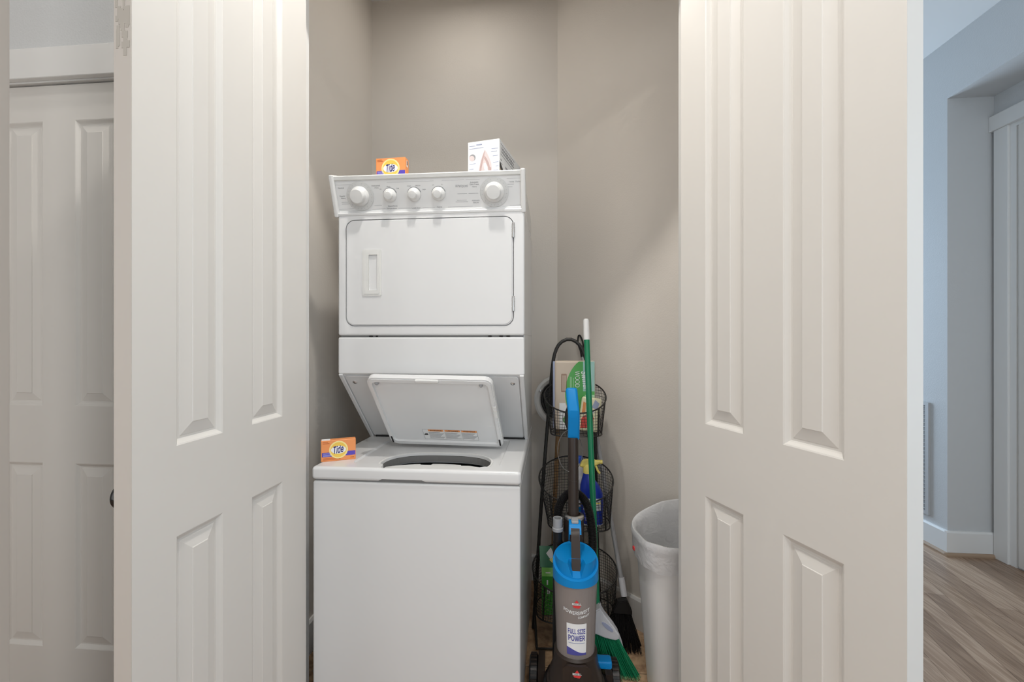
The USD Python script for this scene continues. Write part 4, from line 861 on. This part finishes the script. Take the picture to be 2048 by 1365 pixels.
part('cord_loop', tube(loop, .0016, 6, True), 'cord_grey', vc, 'thin grey cord loop around the wand', smooth=40)
for sx, s_ in ((VX - .143, -1), (VX + .143, 1)):
    wf = frame((sx, 1.575, .060), (0, 1, 0), (0, 0, 1), (1, 0, 0))
    wl = part('wheel', lathe([(0, -.016), (.050, -.016), (.058, -.011), (.059, .011), (.050, .016), (0, .016)], 44, wf), 'black_plastic', vc, smooth=30)
    part('tread', [ext(sbox(-.003, .056, .003, .0615), .022, at2(wf @ rot2(k * 15), 0, 0, -.011)) for k in range(24)], 'vac_brown', wl)
    part('fender', [box(sx - .012 - s_ * .028, sx + .012 - s_ * .028, 1.50, 1.60, .06, .125)], 'vac_brown', vc)
part('pedal', rbox(.152, .202, 1.475, 1.515, .160, .186, .006), 'vac_blue', vc, 'blue foot pedal', smooth=40)
part('pedal_stem', tube([(.160, 1.50, .165), (.135, 1.52, .11)], .010, 10), 'black_plastic', vc, smooth=40)

# ------------------------------------------------------------------ bin with liner
bn = thing('trash_bin', 'tall white plastic bin with a white bag liner right of the brooms', 'trash bin', loc=(.447, 1.620, 0), rz=8.0)
def sup(r, e, z, n=72, ph=0): return [(r * np.sign(math.cos(t)) * abs(math.cos(t)) ** e, r * .92 * np.sign(math.sin(t)) * abs(math.sin(t)) ** e, z) for t in np.linspace(0, 2 * np.pi, n, endpoint=False)]
def skin(rows, cap0=False, cap1=False):
    n = len(rows[0]); v = np.array([p for r in rows for p in r]); f = []
    for i in range(len(rows) - 1):
        for j in range(n):
            q = (i * n + j, i * n + (j + 1) % n, (i + 1) * n + (j + 1) % n, (i + 1) * n + j); f += [(q[0], q[1], q[2]), (q[0], q[2], q[3])]
    if cap0:
        v = np.vstack([v, v[:n].mean(0)]); f += [(len(v) - 1, (j + 1) % n, j) for j in range(n)]
    if cap1:
        m = (len(rows) - 1) * n; v = np.vstack([v, v[m:m + n].mean(0)]); f += [(len(v) - 1, m + j, m + (j + 1) % n) for j in range(n)]
    return trimesh.Trimesh(v, np.array(f), process=False)
part('can', skin([sup(.088, .62, 0), sup(.092, .62, .004), sup(.131, .62, .530), sup(.137, .62, .532), sup(.138, .62, .552), sup(.134, .62, .554), sup(.128, .62, .548), sup(.090, .62, .012)], True, True), 'can_white', bn, smooth=35)
rows = []
def wob(pts, amp, seed, dz=0.0, peak=0.0):
    p = np.array(pts); q = p * 16 + seed * 13.7; nz = meshkit.noise(q, seed) - .5; rad = 1 + nz * amp
    out = p.copy(); out[:, :2] *= rad[:, None]; out[:, 2] += (meshkit.noise(q * 1.3 + 5, seed + 3) - .5) * dz
    ang = np.arctan2(p[:, 1], p[:, 0]); out[:, 2] += peak * np.maximum(0, np.cos(ang - math.radians(60))) ** 1.5
    return out
for r, z, amp, dz, pk_ in ((.141, .478, .04, .030, .0), (.1435, .500, .03, .012, 0), (.144, .530, .02, .006, .01), (.1475, .548, .02, .006, .03), (.150, .562, .03, .008, .055), (.146, .574, .03, .008, .068), (.137, .572, .03, .008, .066), (.128, .555, .04, .008, .05), (.120, .50, .12, .01, .02), (.105, .40, .25, .01, 0), (.08, .28, .3, .01, 0), (.03, .20, .3, .02, 0)):
    rows.append(wob(sup(r, .66, z, 96), amp, 4, dz, pk_))
part('bag_liner', skin(rows, False, True), 'liner', bn, 'thin white bag folded over the rim', smooth=60)
part('draw_tape', box(-.134, -.120, -.094, -.080, .492, .504) if False else put(rbox(-.008, .008, -.004, .004, -.007, .007, .003), frame((-.143, .030, .500), (0, 1, 0), (-1, 0, 0), (0, 0, 1))), 'logo_red', bn, 'bit of red draw tape', smooth=40)
